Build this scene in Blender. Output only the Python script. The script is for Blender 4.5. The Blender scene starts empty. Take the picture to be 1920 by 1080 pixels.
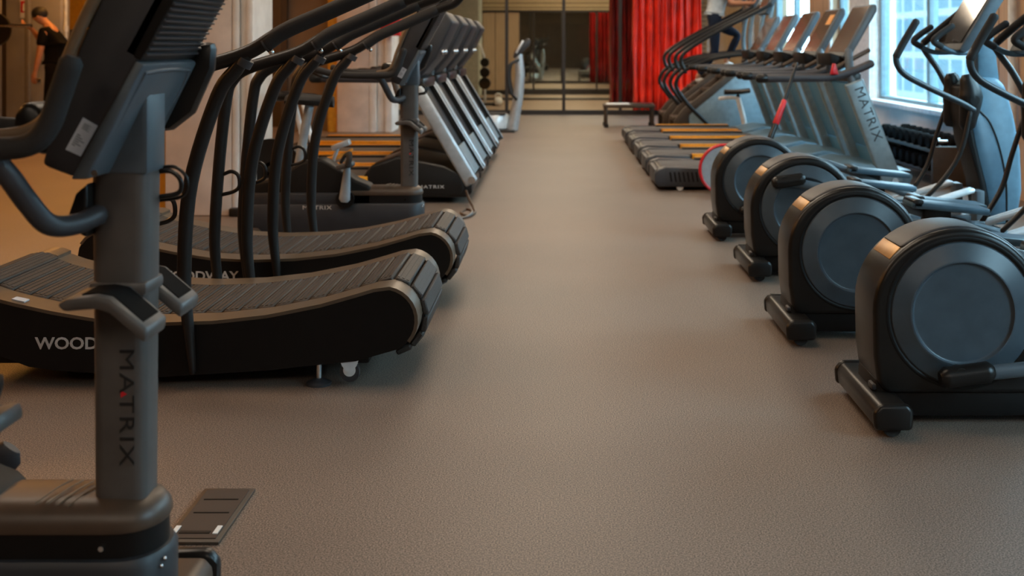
import bpy, bmesh, math, random
from mathutils import Vector, Matrix
random.seed(7)
SC = bpy.context.scene
COL = SC.collection
PI = math.pi

# ------------------------------------------------------------------ camera
F = 2150.0                      # focal length in pixels of a 1920 px wide frame
cd = bpy.data.cameras.new('camera')
cam = bpy.data.objects.new('camera', cd)
COL.objects.link(cam)
cam.location = (0, 0, 1.2)
cam.rotation_euler = (PI / 2, 0, 0)
cd.sensor_width = 36
cd.lens = F / 1920 * 36
cd.shift_x = -88 / 1920
cd.shift_y = -455 / 1920
cd.clip_end = 300
cd.dof.use_dof = True
cd.dof.focus_distance = 3.6
cd.dof.aperture_fstop = 4.0
SC.camera = cam

# ------------------------------------------------------------------ world (overcast sky) and exposure
w = bpy.data.worlds.new('sky')
SC.world = w
w.use_nodes = True
nt = w.node_tree
bg = nt.nodes['Background']
tc = nt.nodes.new('ShaderNodeTexCoord')
sp = nt.nodes.new('ShaderNodeSeparateXYZ')
rp = nt.nodes.new('ShaderNodeValToRGB')
rp.color_ramp.elements[0].position = 0.0
rp.color_ramp.elements[0].color = (0.55, 0.75, 0.86, 1)
rp.color_ramp.elements[1].position = 0.8
rp.color_ramp.elements[1].color = (0.50, 0.80, 1.0, 1)
nt.links.new(tc.outputs['Generated'], sp.inputs[0])
nt.links.new(sp.outputs['Z'], rp.inputs[0])
nt.links.new(rp.outputs[0], bg.inputs[0])
bg.inputs[1].default_value = 17.0
SC.view_settings.view_transform = 'Standard'
SC.view_settings.look = 'None'
SC.view_settings.gamma = 1
SC.view_settings.use_curve_mapping = False
SC.view_settings.exposure = 0.0

def area_light(name, loc, rot, sx, sy, power, color, portal=False):
    l = bpy.data.lights.new(name, 'AREA')
    l.shape = 'RECTANGLE'
    l.size, l.size_y = sx, sy
    l.energy = power
    l.color = color
    if portal:
        l.cycles.is_portal = True
    o = bpy.data.objects.new(name, l)
    COL.objects.link(o)
    o.location = loc
    o.rotation_euler = rot
    return o

WALLX = 3.6
WINDOWS = [(0.6, 2.6), (4.6, 7.8), (9.75, 13.2), (14.2, 15.1), (16.5, 19.5)]
SILL, HEAD, CEIL = 0.56, 3.0, 3.3

# ------------------------------------------------------------------ materials
MATS = {}
def mat(name, col, rough=0.5, metal=0.0, var=0.12, scale=18.0, bump=0.0, bscale=200.0, coat=0.0, spec=0.5):
    if name in MATS:
        return MATS[name]
    m = bpy.data.materials.new(name)
    m.use_nodes = True
    t = m.node_tree
    b = t.nodes['Principled BSDF']
    b.inputs['Metallic'].default_value = metal
    b.inputs['Coat Weight'].default_value = coat
    b.inputs['Specular IOR Level'].default_value = spec
    tc = t.nodes.new('ShaderNodeTexCoord')
    n = t.nodes.new('ShaderNodeTexNoise')
    n.inputs['Scale'].default_value = scale
    n.inputs['Detail'].default_value = 4
    t.links.new(tc.outputs['Object'], n.inputs['Vector'])
    r = t.nodes.new('ShaderNodeValToRGB')
    lo = [c * (1 - var) for c in col]
    hi = [min(1, c * (1 + var)) for c in col]
    r.color_ramp.elements[0].position = 0.3
    r.color_ramp.elements[1].position = 0.7
    r.color_ramp.elements[0].color = (*lo, 1)
    r.color_ramp.elements[1].color = (*hi, 1)
    t.links.new(n.outputs['Fac'], r.inputs[0])
    t.links.new(r.outputs[0], b.inputs['Base Color'])
    mr = t.nodes.new('ShaderNodeMapRange')
    mr.inputs['To Min'].default_value = max(0.02, rough - 0.03)
    mr.inputs['To Max'].default_value = min(1, rough + 0.03)
    t.links.new(n.outputs['Fac'], mr.inputs['Value'])
    t.links.new(mr.outputs[0], b.inputs['Roughness'])
    if bump:
        n2 = t.nodes.new('ShaderNodeTexNoise')
        n2.inputs['Scale'].default_value = bscale
        t.links.new(tc.outputs['Object'], n2.inputs['Vector'])
        bp = t.nodes.new('ShaderNodeBump')
        bp.inputs['Strength'].default_value = bump
        bp.inputs['Distance'].default_value = 0.003
        t.links.new(n2.outputs['Fac'], bp.inputs['Height'])
        t.links.new(bp.outputs[0], b.inputs['Normal'])
    MATS[name] = m
    return m

def emit(name, col, s):
    m = bpy.data.materials.new(name)
    m.use_nodes = True
    b = m.node_tree.nodes['Principled BSDF']
    b.inputs['Base Color'].default_value = (*col, 1)
    b.inputs['Emission Color'].default_value = (*col, 1)
    b.inputs['Emission Strength'].default_value = s
    return m

def glass(name, col, gloss=0.12, rough=0.02):
    m = bpy.data.materials.new(name)
    m.use_nodes = True
    t = m.node_tree
    t.nodes.clear()
    out = t.nodes.new('ShaderNodeOutputMaterial')
    mx = t.nodes.new('ShaderNodeMixShader')
    tr = t.nodes.new('ShaderNodeBsdfTransparent')
    gl = t.nodes.new('ShaderNodeBsdfGlossy')
    lw = t.nodes.new('ShaderNodeLayerWeight')
    lw.inputs['Blend'].default_value = 0.5
    pw = t.nodes.new('ShaderNodeMath'); pw.operation = 'POWER'; pw.inputs[1].default_value = 5
    ma = t.nodes.new('ShaderNodeMath'); ma.operation = 'MULTIPLY_ADD'; ma.inputs[1].default_value = 0.7; ma.inputs[2].default_value = gloss * 0.5
    t.links.new(lw.outputs['Facing'], pw.inputs[0]); t.links.new(pw.outputs[0], ma.inputs[0])
    tr.inputs['Color'].default_value = (*col, 1)
    gl.inputs['Roughness'].default_value = rough
    t.links.new(ma.outputs[0], mx.inputs[0])
    t.links.new(tr.outputs[0], mx.inputs[1])
    t.links.new(gl.outputs[0], mx.inputs[2])
    t.links.new(mx.outputs[0], out.inputs['Surface'])
    return m

def floor_mat():
    m = bpy.data.materials.new('speckled_rubber')
    m.use_nodes = True
    t = m.node_tree
    b = t.nodes['Principled BSDF']
    tc = t.nodes.new('ShaderNodeTexCoord')
    n1 = t.nodes.new('ShaderNodeTexNoise'); n1.inputs['Scale'].default_value = 240; n1.inputs['Detail'].default_value = 2
    n2 = t.nodes.new('ShaderNodeTexNoise'); n2.inputs['Scale'].default_value = 1.3; n2.inputs['Detail'].default_value = 5
    n3 = t.nodes.new('ShaderNodeTexVoronoi'); n3.inputs['Scale'].default_value = 120
    for n in (n1, n2, n3):
        t.links.new(tc.outputs['Object'], n.inputs['Vector'])
    r = t.nodes.new('ShaderNodeValToRGB')
    r.color_ramp.elements[0].position = 0.41
    r.color_ramp.elements[0].color = (0.082, 0.058, 0.044, 1)
    r.color_ramp.elements[1].position = 0.61
    r.color_ramp.elements[1].color = (0.305, 0.225, 0.175, 1)
    t.links.new(n1.outputs['Fac'], r.inputs[0])
    r2 = t.nodes.new('ShaderNodeValToRGB')
    r2.color_ramp.elements[0].position = 0.3
    r2.color_ramp.elements[0].color = (0.86, 0.86, 0.86, 1)
    r2.color_ramp.elements[1].position = 0.7
    r2.color_ramp.elements[1].color = (1.0, 1.0, 1.0, 1)
    t.links.new(n2.outputs['Fac'], r2.inputs[0])
    mx = t.nodes.new('ShaderNodeMix'); mx.data_type = 'RGBA'; mx.blend_type = 'MULTIPLY'
    mx.inputs['Factor'].default_value = 1
    t.links.new(r.outputs[0], mx.inputs[6]); t.links.new(r2.outputs[0], mx.inputs[7])
    t.links.new(mx.outputs[2], b.inputs['Base Color'])
    b.inputs['Roughness'].default_value = 0.50
    b.inputs['Specular IOR Level'].default_value = 0.42
    bp = t.nodes.new('ShaderNodeBump'); bp.inputs['Strength'].default_value = 0.12; bp.inputs['Distance'].default_value = 0.001
    t.links.new(n1.outputs['Fac'], bp.inputs['Height']); t.links.new(bp.outputs[0], b.inputs['Normal'])
    return m

def stripes_mat(name, c1, c2, scale, axis, rough=0.5, width=0.06, bump=0.0):
    """boards: colour c1 with thin lines of c2 every 1/scale metres along axis"""
    m = bpy.data.materials.new(name)
    m.use_nodes = True
    t = m.node_tree
    b = t.nodes['Principled BSDF']
    tc = t.nodes.new('ShaderNodeTexCoord')
    sx = t.nodes.new('ShaderNodeSeparateXYZ')
    t.links.new(tc.outputs['Object'], sx.inputs[0])
    mu = t.nodes.new('ShaderNodeMath'); mu.operation = 'MULTIPLY'; mu.inputs[1].default_value = scale
    t.links.new(sx.outputs[axis], mu.inputs[0])
    fr = t.nodes.new('ShaderNodeMath'); fr.operation = 'FRACT'
    t.links.new(mu.outputs[0], fr.inputs[0])
    lt = t.nodes.new('ShaderNodeMath'); lt.operation = 'LESS_THAN'; lt.inputs[1].default_value = width
    t.links.new(fr.outputs[0], lt.inputs[0])
    n = t.nodes.new('ShaderNodeTexNoise'); n.inputs['Scale'].default_value = 6
    mp = t.nodes.new('ShaderNodeMapping')
    s = [3, 3, 3]; s['XYZ'.index(axis) if axis != 'Z' else 2] = 14
    if axis != 'Z': s[2] = 0.6
    mp.inputs['Scale'].default_value = s
    t.links.new(tc.outputs['Object'], mp.inputs[0]); t.links.new(mp.outputs[0], n.inputs['Vector'])
    r = t.nodes.new('ShaderNodeValToRGB')
    r.color_ramp.elements[0].position = 0.3; r.color_ramp.elements[1].position = 0.7
    r.color_ramp.elements[0].color = (*[c * 0.85 for c in c1], 1)
    r.color_ramp.elements[1].color = (*[c * 1.1 for c in c1], 1)
    t.links.new(n.outputs['Fac'], r.inputs[0])
    mx = t.nodes.new('ShaderNodeMix'); mx.data_type = 'RGBA'
    t.links.new(lt.outputs[0], mx.inputs['Factor'])
    t.links.new(r.outputs[0], mx.inputs[6]); mx.inputs[7].default_value = (*c2, 1)
    t.links.new(mx.outputs[2], b.inputs['Base Color'])
    b.inputs['Roughness'].default_value = rough
    return m

# plastics and metals of the machines
BLACK = mat('black_plastic', (0.009, 0.0078, 0.007), 0.34, spec=0.38)
BLACKPANEL = mat('black_panel', (0.0075, 0.0062, 0.0055), 0.5, spec=0.22)
RUBBER = mat('black_rubber', (0.018, 0.017, 0.017), 0.75, bump=0.2)
CHARCOAL = mat('charcoal_plastic', (0.036, 0.036, 0.040), 0.45, bump=0.08, bscale=500)
SHELL = mat('dark_shell', (0.022, 0.022, 0.025), 0.5, bump=0.06, bscale=500)
POSTGREY = mat('post_grey_paint', (0.088, 0.078, 0.072), 0.45, bump=0.05, bscale=600)
SLATE = mat('slate_plastic', (0.078, 0.098, 0.115), 0.42, bump=0.06, bscale=400)
DISC = mat('disc_slate', (0.055, 0.075, 0.092), 0.36)
TOWER = mat('tower_blue_grey', (0.115, 0.20, 0.26), 0.38)
TOWERD = mat('tower_dark_blue_grey', (0.055, 0.105, 0.145), 0.42)
TUBE = mat('dark_tube_paint', (0.013, 0.011, 0.010), 0.40, spec=0.32)
SILVER = mat('silver_paint', (0.42, 0.45, 0.47), 0.35, metal=0.35)
SILVERB = mat('silver_blue_paint', (0.22, 0.29, 0.32), 0.38, metal=0.3)
CHROME = mat('chrome', (0.7, 0.72, 0.74), 0.15, metal=1.0)
YELLOW = mat('yellow_foot_rail', (0.85, 0.34, 0.012), 0.5)
BELT = mat('running_belt', (0.085, 0.075, 0.068), 0.7, bump=0.2)
SLATS = mat('belt_slat', (0.046, 0.036, 0.030), 0.6, bump=0.6, bscale=160, spec=0.35)
STRIP = mat('deck_edge_metal', (0.12, 0.085, 0.055), 0.40, metal=0.25)
MATTE = mat('matte_black_mat', (0.007, 0.006, 0.0055), 0.9, spec=0.08)
WHITE = mat('white_paint', (0.8, 0.8, 0.78), 0.45)
LETTER = mat('pale_lettering', (0.55, 0.52, 0.49), 0.5)
INK = mat('dark_lettering', (0.012, 0.012, 0.013), 0.5)
RED = mat('red_plastic', (0.62, 0.012, 0.02), 0.4)
ORANGE = mat('orange_sticker', (0.9, 0.38, 0.06), 0.5)
LABELW = mat('label_paper', (0.42, 0.45, 0.50), 0.6)
SCREEN = mat('display_glass', (0.02, 0.015, 0.012), 0.12, coat=0.5, spec=0.8)
BRONZE = mat('bronze_plastic', (0.072, 0.043, 0.026), 0.42)

# ------------------------------------------------------------------ mesh helpers
def catmull(pts, k=6):
    pts = [Vector(p) for p in pts]
    if len(pts) < 3:
        return pts
    out = []
    P = [2 * pts[0] - pts[1]] + pts + [2 * pts[-1] - pts[-2]]
    for i in range(1, len(P) - 2):
        a, b, c, d = P[i - 1], P[i], P[i + 1], P[i + 2]
        for j in range(k):
            t = j / k
            out.append(0.5 * ((2 * b) + (c - a) * t + (2 * a - 5 * b + 4 * c - d) * t * t + (3 * b - a - 3 * c + d) * t ** 3))
    out.append(pts[-1])
    return out

class MB:
    def __init__(s):
        s.bm = bmesh.new()
    def _bevel(s, verts, off, seg=2, ang=0.6):
        if not off:
            return
        vs = set(verts)
        es = [e for e in s.bm.edges if e.verts[0] in vs and e.verts[1] in vs and len(e.link_faces) == 2 and e.calc_face_angle(0) > ang]
        if es:
            bmesh.ops.bevel(s.bm, geom=es, offset=off, segments=seg, profile=0.5, affect='EDGES', clamp_overlap=True)
    def box(s, c, size, bevel=0.0, rot=None, seg=2):
        r = bmesh.ops.create_cube(s.bm, size=1)
        M = Matrix.Translation(c) @ (rot.to_4x4() if rot else Matrix()) @ Matrix.Diagonal((*size, 1))
        bmesh.ops.transform(s.bm, matrix=M, verts=r['verts'])
        s._bevel(r['verts'], bevel, seg)
        return s
    def prism(s, pts, y0, y1, bevel=0.0, seg=2, ang=0.6, shrink=None):
        """profile in (x, z), extruded along y"""
        n = len(pts)
        area = sum(pts[i][0] * pts[(i + 1) % n][1] - pts[(i + 1) % n][0] * pts[i][1] for i in range(n))
        if area < 0:
            pts = pts[::-1]
        a = [s.bm.verts.new((p[0], y0, p[1])) for p in pts]
        b = [s.bm.verts.new((p[0], y1, p[1])) for p in pts]
        fs = [s.bm.faces.new(a), s.bm.faces.new(b[::-1])]
        for i in range(n):
            j = (i + 1) % n
            fs.append(s.bm.faces.new((a[j], a[i], b[i], b[j])))
        bmesh.ops.recalc_face_normals(s.bm, faces=fs)
        s._bevel(a + b, bevel, seg, ang)
        return s
    def loft(s, rings, cap=True, closed=False):
        """rings: list of equal-length lists of points"""
        R = [[s.bm.verts.new(p) for p in r] for r in rings]
        n = len(R[0])
        fs = []
        m = len(R)
        for i in range(m if closed else m - 1):
            A, B = R[i], R[(i + 1) % m]
            for j in range(n):
                k = (j + 1) % n
                fs.append(s.bm.faces.new((A[j], A[k], B[k], B[j])))
        if cap and not closed:
            fs.append(s.bm.faces.new(R[0][::-1])); fs.append(s.bm.faces.new(R[-1]))
        bmesh.ops.recalc_face_normals(s.bm, faces=fs)
        return s
    def tube(s, pts, r, seg=10, k=6, flat=1.0, closed=False, smooth=True, roundcap=True):
        """sweep of radius r (number or list, one per control point); flat scales the section across y"""
        ctrl = [Vector(p) for p in pts]
        rad = list(r) if isinstance(r, (list, tuple)) else [r] * len(ctrl)
        if smooth and len(ctrl) > 2:
            P = catmull(ctrl, k)
            rr = []
            for i in range(len(ctrl) - 1):
                for j in range(k):
                    rr.append(rad[i] + (rad[i + 1] - rad[i]) * j / k)
            rr.append(rad[-1])
        else:
            P, rr = ctrl, rad
        if closed:
            P, rr = P[:-1], rr[:-1]
        if roundcap and not closed:
            d0 = (P[0] - P[1]).normalized(); d1 = (P[-1] - P[-2]).normalized()
            P = [P[0] + d0 * rr[0] * 0.5] + P + [P[-1] + d1 * rr[-1] * 0.5]
            rr = [rr[0] * 0.6] + rr + [rr[-1] * 0.6]
        rings = []
        n = len(P)
        up = None
        for i in range(n):
            if closed:
                d = (P[(i + 1) % n] - P[i - 1]).normalized()
            else:
                d = (P[min(i + 1, n - 1)] - P[max(i - 1, 0)]).normalized()
            if up is None:
                a = Vector((0, 1, 0)) if abs(d.y) < 0.9 else Vector((0, 0, 1))
                u = (a - d * a.dot(d)).normalized()
            else:
                u = (up - d * up.dot(d)).normalized()
            up = u
            v = d.cross(u)
            rings.append([P[i] + (u * math.cos(2 * PI * j / seg) * flat + v * math.sin(2 * PI * j / seg)) * rr[i] for j in range(seg)])
        s.loft(rings, cap=True, closed=closed)
        return s
    def cyl(s, p0, p1, r0, r1=None, seg=20):
        r1 = r0 if r1 is None else r1
        return s.tube([p0, p1], [r0, r1], seg=seg, smooth=False, roundcap=False)
    def lathe(s, prof, origin, axis, seg=40):
        """prof [(r, h)], revolved round axis through origin, h along axis"""
        o = Vector(origin); d = Vector(axis).normalized()
        a = Vector((0, 0, 1)) if abs(d.z) < 0.9 else Vector((1, 0, 0))
        u = (a - d * a.dot(d)).normalized(); v = d.cross(u)
        rings = [[o + d * h + (u * math.cos(2 * PI * j / seg) + v * math.sin(2 * PI * j / seg)) * max(r, 1e-4) for j in range(seg)] for r, h in prof]
        return s.loft(rings, cap=True)
    def ball(s, c, rad, seg=16, rot=None):
        r = bmesh.ops.create_uvsphere(s.bm, u_segments=seg, v_segments=max(6, seg * 2 // 3), radius=1)
        rad = rad if isinstance(rad, (list, tuple)) else (rad,) * 3
        M = Matrix.Translation(c) @ (rot.to_4x4() if rot else Matrix()) @ Matrix.Diagonal((*rad, 1))
        bmesh.ops.transform(s.bm, matrix=M, verts=r['verts'])
        return s
    def sheet(s, path, y0, y1, th):
        """a strip that follows path [(x, z)] with thickness th below it"""
        n = len(path)
        rings = []
        for i in range(n):
            p = Vector((path[i][0], path[i][1])); a = Vector(path[max(i - 1, 0)]); b = Vector(path[min(i + 1, n - 1)])
            d = (b - a).normalized(); nn = Vector((d.y, -d.x))
            q = p + nn * th
            rings.append([(p.x, y0, p.y), (p.x, y1, p.y), (q.x, y1, q.y), (q.x, y0, q.y)])
        return s.loft(rings)
    def build(s, name, material, parent=None, smooth=True, angle=42, **props):
        me = bpy.data.meshes.new(name)
        s.bm.to_mesh(me)
        s.bm.free()
        me.materials.append(material)
        if smooth:
            me.polygons.foreach_set('use_smooth', [True] * len(me.polygons))
            me.set_sharp_from_angle(angle=math.radians(angle))
        o = bpy.data.objects.new(name, me)
        COL.objects.link(o)
        if parent is not None:
            o.parent = parent
        for k, v in props.items():
            o[k] = v
        return o

def thing(name, label, cat, loc=(0, 0, 0), group=None, rotz=0.0):
    o = bpy.data.objects.new(name, None)
    o.empty_display_size = 0.1
    COL.objects.link(o)
    o.location = loc
    o.rotation_euler = (0, 0, rotz)
    o['label'] = label
    o['category'] = cat
    if group:
        o['group'] = group
    return o

def tag(o, label, cat, group=None):
    o['label'] = label
    o['category'] = cat
    if group:
        o['group'] = group
    return o

def dup(root, loc, label=None, group=None):
    """a copy of a thing with copies of its parts and sub-parts"""
    r = root.copy()
    COL.objects.link(r)
    r.location = loc
    if label: r['label'] = label
    if group: r['group'] = group
    for ch in list(root.children):
        c = ch.copy(); COL.objects.link(c); c.parent = r
        for g in list(ch.children):
            d = g.copy(); COL.objects.link(d); d.parent = c
    return r

def struct(o):
    o['kind'] = 'structure'
    return o

def lettering(name, body, size, origin, xdir, ydir, material, parent, stretch=1.0, spacing=1.0, extrude=0.0008, bold=0.0):
    cu = bpy.data.curves.new('txt', 'FONT')
    cu.body = body
    cu.size = size
    cu.space_character = spacing
    cu.extrude = extrude
    cu.offset = bold
    cu.resolution_u = 3
    t = bpy.data.objects.new('txt', cu)
    COL.objects.link(t)
    dg = bpy.context.evaluated_depsgraph_get()
    me = bpy.data.meshes.new_from_object(t.evaluated_get(dg))
    bpy.data.objects.remove(t)
    x = Vector(xdir).normalized(); y = Vector(ydir).normalized(); z = x.cross(y)
    M = Matrix(((x.x, y.x, z.x, origin[0]), (x.y, y.y, z.y, origin[1]), (x.z, y.z, z.z, origin[2]), (0, 0, 0, 1)))
    me.transform(M @ Matrix.Diagonal((stretch, 1, 1, 1)))
    me.materials.clear()
    me.materials.append(material)
    me.name = name
    o = bpy.data.objects.new(name, me)
    COL.objects.link(o)
    o.parent = parent
    return o

def arc(cx, cz, r, a0, a1, n=12):
    return [(cx + r * math.cos(math.radians(a0 + (a1 - a0) * i / n)), cz + r * math.sin(math.radians(a0 + (a1 - a0) * i / n))) for i in range(n + 1)]

# ------------------------------------------------------------------ the room
Y0, YG, YM = -4.0, 19.85, 28.0       # wall behind the camera, glass partition, mirror wall
XL = -10.0
PLASTER = mat('plaster', (0.42, 0.36, 0.31), 0.8, bump=0.1, bscale=60, scale=3)
PLASTERG = mat('grey_plaster', (0.30, 0.29, 0.28), 0.8, bump=0.1, bscale=60, scale=3)
CONCRETE = mat('pale_concrete', (0.66, 0.55, 0.475), 0.8, bump=0.15, bscale=50, scale=5)
CONCRETEW = mat('whitewashed_concrete', (0.74, 0.72, 0.69), 0.8, bump=0.15, bscale=50, scale=5)
WARMWALL = mat('ochre_wall', (0.34, 0.20, 0.07), 0.75, scale=3)
DARKWALL = mat('dark_brown_wall', (0.055, 0.035, 0.022), 0.7, scale=3)
WOOD = stripes_mat('oak_panelling', (0.58, 0.37, 0.22), (0.10, 0.05, 0.025), 1.6, 'Y', 0.5, 0.03)
WOODX = stripes_mat('oak_panelling_far', (0.44, 0.30, 0.18), (0.14, 0.08, 0.04), 2.2, 'X', 0.5, 0.05)
SLATWALL = stripes_mat('horizontal_slats', (0.50, 0.38, 0.22), (0.12, 0.08, 0.04), 9.0, 'Z', 0.5, 0.2)
YELLOWP = mat('yellow_paint', (0.60, 0.29, 0.02), 0.55)
FRAMEB = mat('black_frame', (0.02, 0.016, 0.014), 0.45)
WFRAME = mat('white_window_frame', (0.82, 0.80, 0.78), 0.4)
WFRAMEB = mat('blue_grey_sash', (0.22, 0.33, 0.38), 0.4)
CEILM = mat('ceiling_paint', (0.30, 0.26, 0.22), 0.9)

struct(MB().box(((XL + WALLX) / 2, (Y0 + YG) / 2, -0.05), (WALLX - XL, YG - Y0, 0.1)).build('floor', floor_mat(), smooth=False))
struct(MB().box((0.2, (YG + YM) / 2, -0.05), (8.0, YM - YG, 0.1)).build('floor_far', mat('tan_floor', (0.33, 0.24, 0.165), 0.5, scale=4), smooth=False))
struct(MB().box(((XL + 4.2) / 2, (Y0 + YM) / 2, CEIL + 0.05), (4.2 - XL, YM - Y0, 0.1)).build('ceiling', CEILM, smooth=False))
struct(MB().box(((XL + WALLX) / 2, Y0 - 0.1, CEIL / 2), (WALLX - XL, 0.2, CEIL)).build('wall_rear', DARKWALL, smooth=False))
struct(MB().box((XL - 0.1, (Y0 + YG) / 2, CEIL / 2), (0.2, YG - Y0, CEIL)).build('wall_left', WARMWALL, smooth=False))
# back wall left of the glass partition
struct(MB().box(((XL - 2.5) / 2 - 0.35, 18.2, CEIL / 2), (-3.2 - XL, 0.2, CEIL)).build('wall_back', mat('brown_back_wall', (0.11, 0.075, 0.05), 0.75, scale=2), smooth=False))
struct(MB().box((-3.1, 19.1, CEIL / 2), (0.2, 1.6, CEIL)).build('wall_return', PLASTER, smooth=False))
# right wall with the window openings
m = MB()
th = 0.28
xc = WALLX + th / 2
m.box((xc, (Y0 + YM) / 2, SILL / 2), (th, YM - Y0, SILL))
m.box((xc, (Y0 + YM) / 2, (HEAD + CEIL) / 2), (th, YM - Y0, CEIL - HEAD))
struct(m.build('wall_right', mat('window_wall_plaster', (0.74, 0.62, 0.55), 0.8, bump=0.1, bscale=60, scale=3), smooth=False))
piers = [(Y0, 0.6, WOOD), (2.6, 4.6, WOOD), (7.8, 9.75, WOOD), (13.2, 14.2, WFRAME), (15.1, 16.5, WOOD), (19.5, YM, WOODX)]
for i, (a, b, pm) in enumerate(piers):
    struct(MB().box((xc, (a + b) / 2, (SILL + HEAD) / 2), (th, b - a, HEAD - SILL)).build('wall_pier', pm, smooth=False))
struct(MB().box((WALLX - 0.012, (8.3 + 9.75) / 2, SILL / 2), (0.024, 1.45, SILL)).build('trim_1', WOOD, smooth=False))
PANE = glass('window_glass', (0.86, 0.93, 0.95), 0.08)
for i, (a, b) in enumerate(WINDOWS):
    o = MB()
    L = b - a
    yc, zc = (a + b) / 2, (SILL + HEAD) / 2
    fx = WALLX + 0.14
    for yy in (a + 0.035, b - 0.035):
        o.box((fx, yy, zc), (0.1, 0.07, HEAD - SILL), 0.006)
    for zz in (SILL + 0.035, HEAD - 0.035):
        o.box((fx, yc, zz), (0.1, L - 0.14, 0.07), 0.006)
    win = struct(o.build('window_%d' % (i + 1), WFRAMEB))
    k = max(1, round(L / 1.8))
    mm = MB()
    for j in range(1, k):
        mm.box((fx, a + L * j / k, zc), (0.09, 0.085, HEAD - SILL - 0.14), 0.006)
    if k > 1:
        mm.build('mullion', WFRAMEB, win)
    MB().box((fx, yc, zc), (0.012, L - 0.1, HEAD - SILL - 0.1)).build('pane', PANE, win, smooth=False)
    MB().box((WALLX + 0.02, yc, SILL + 0.005), (0.2, L + 0.12, 0.05), 0.008).build('window_sill', WFRAME, win)
# white window reveal frame around the two far windows
m = MB()
for a, b in WINDOWS[2:4]:
    m.box((WALLX - 0.01, b + 0.05, (SILL + HEAD) / 2), (0.03, 0.1, HEAD - SILL))
struct(m.build('trim_2', WFRAME, smooth=False))
# white pipe on the oak wall
struct(MB().cyl((WALLX - 0.05, 8.98, 0), (WALLX - 0.05, 8.98, CEIL), 0.032).build('trim_3', WHITE))

# glass partition
gp = MB()
for x in (-2.9, -0.905, 0.083, 1.06, 2.1, 3.2):
    gp.box((x, YG, CEIL / 2), (0.055, 0.07, CEIL))
gp.box((0.25, YG, 0.04), (6.7, 0.08, 0.08)).box((0.25, YG, 2.95), (6.7, 0.08, 0.1))
part = struct(gp.build('wall_glass', FRAMEB, smooth=False))
MB().box((0.25, YG, 1.5), (6.6, 0.012, 2.9)).build('pane', glass('partition_glass', (0.90, 0.90, 0.86), 0.05), part, smooth=False)
# room beyond: mirror wall
struct(MB().box((0.2, YM + 0.1, CEIL / 2), (8.4, 0.16, CEIL)).build('wall_front', SLATWALL, smooth=False))
mm = bpy.data.materials.new('mirror_silver'); mm.use_nodes = True
b_ = mm.node_tree.nodes['Principled BSDF']
b_.inputs['Metallic'].default_value = 1; b_.inputs['Roughness'].default_value = 0.015
b_.inputs['Base Color'].default_value = (0.84, 0.85, 0.79, 1)
mir = tag(MB().box((1.22, YM + 0.01, 1.06), (4.36, 0.02, 1.9)).build('wall_mirror', mm, smooth=False), 'tall framed mirror on the far wall beyond the glass partition', 'mirror')
mf = MB()
mf.box((1.22, YM - 0.01, 0.055), (4.36, 0.04, 0.11)).box((1.22, YM - 0.01, 2.03), (4.36, 0.04, 0.05))
for x in (-0.96, -0.62, 0.92, 2.3, 3.4):
    mf.box((x, YM - 0.01, 1.05), (0.045, 0.04, 1.95))
mf.build('mirror_frame', FRAMEB, mir, smooth=False)
struct(MB().box((-2.3, YM - 0.35, CEIL / 2), (0.75, 0.5, CEIL)).build('wall_far_pier', mat('grey_green_plaster', (0.33, 0.33, 0.27), 0.8), smooth=False))
struct(MB().box((-1.90, YM - 0.35, CEIL / 2), (0.06, 0.5, CEIL)).build('trim_4', mat('pale_green_edge', (0.62, 0.70, 0.60), 0.5), smooth=False))
struct(MB().box((-3.0, (YG + YM) / 2, CEIL / 2), (0.1, YM - YG, CEIL)).build('wall_far_left', WOODX, smooth=False))
struct(MB().box((0.3, 25.3, 0.02), (6.4, 0.35, 0.04)).build('trim_5', FRAMEB, smooth=False))

struct(MB().box((-1.42, YM - 0.01, 1.02), (0.90, 0.06, 2.04)).build('wall_far_panel', stripes_mat('light_oak_panel', (0.46, 0.33, 0.21), (0.08, 0.05, 0.03), 3.2, 'X', 0.5, 0.06), smooth=False))
struct(MB().box((-1.42, YM - 0.05, 0.055), (0.94, 0.05, 0.11)).box((-1.42, YM - 0.05, 2.03), (0.94, 0.05, 0.05)).build('trim_10', FRAMEB, smooth=False))
# pillars
def pillar(name, x0, x1, y0, y1, ribs_x0):
    p = struct(MB().box(((x0 + ribs_x0) / 2, (y0 + y1) / 2, CEIL / 2), (ribs_x0 - x0, y1 - y0, CEIL), 0.012).build(name, CONCRETE))
    r = MB()
    n = 3
    wd = (x1 - ribs_x0) / n
    for i in range(n):
        r.box((ribs_x0 + wd * (i + 0.5), (y0 + y1) / 2 + 0.02 * (i % 2), CEIL / 2), (wd * 0.94, y1 - y0 - 0.03 * (i % 2), CEIL), 0.012)
    r.build('pilaster', CONCRETEW, p)
    return p
pillar('wall_pillar', -2.77, -2.15, 8.06, 8.62, -2.30)
p2 = pillar('wall_pillar_far', -3.06, -2.3, 15.8, 16.5, -2.62)
struct(MB().box((-2.83, 8.22, 1.3), (0.1, 0.06, 2.6), 0.005).build('trim_6', YELLOWP))
struct(MB().box((-3.13, 15.9, CEIL / 2), (0.13, 0.1, CEIL), 0.005).build('trim_7', YELLOWP))
struct(MB().box((-3.52, 16.2, CEIL / 2), (0.62, 0.1, CEIL)).build('wall_partition', mat('taupe_board', (0.20, 0.145, 0.10), 0.7, scale=2), smooth=False))
struct(MB().box((-3.86, 16.15, CEIL / 2), (0.09, 0.12, CEIL)).build('trim_8', DARKWALL, smooth=False))
struct(MB().box((-7.22, 15.9, CEIL / 2), (0.75, 0.3, CEIL), 0.01).build('wall_left_pillar', PLASTERG))
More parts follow.
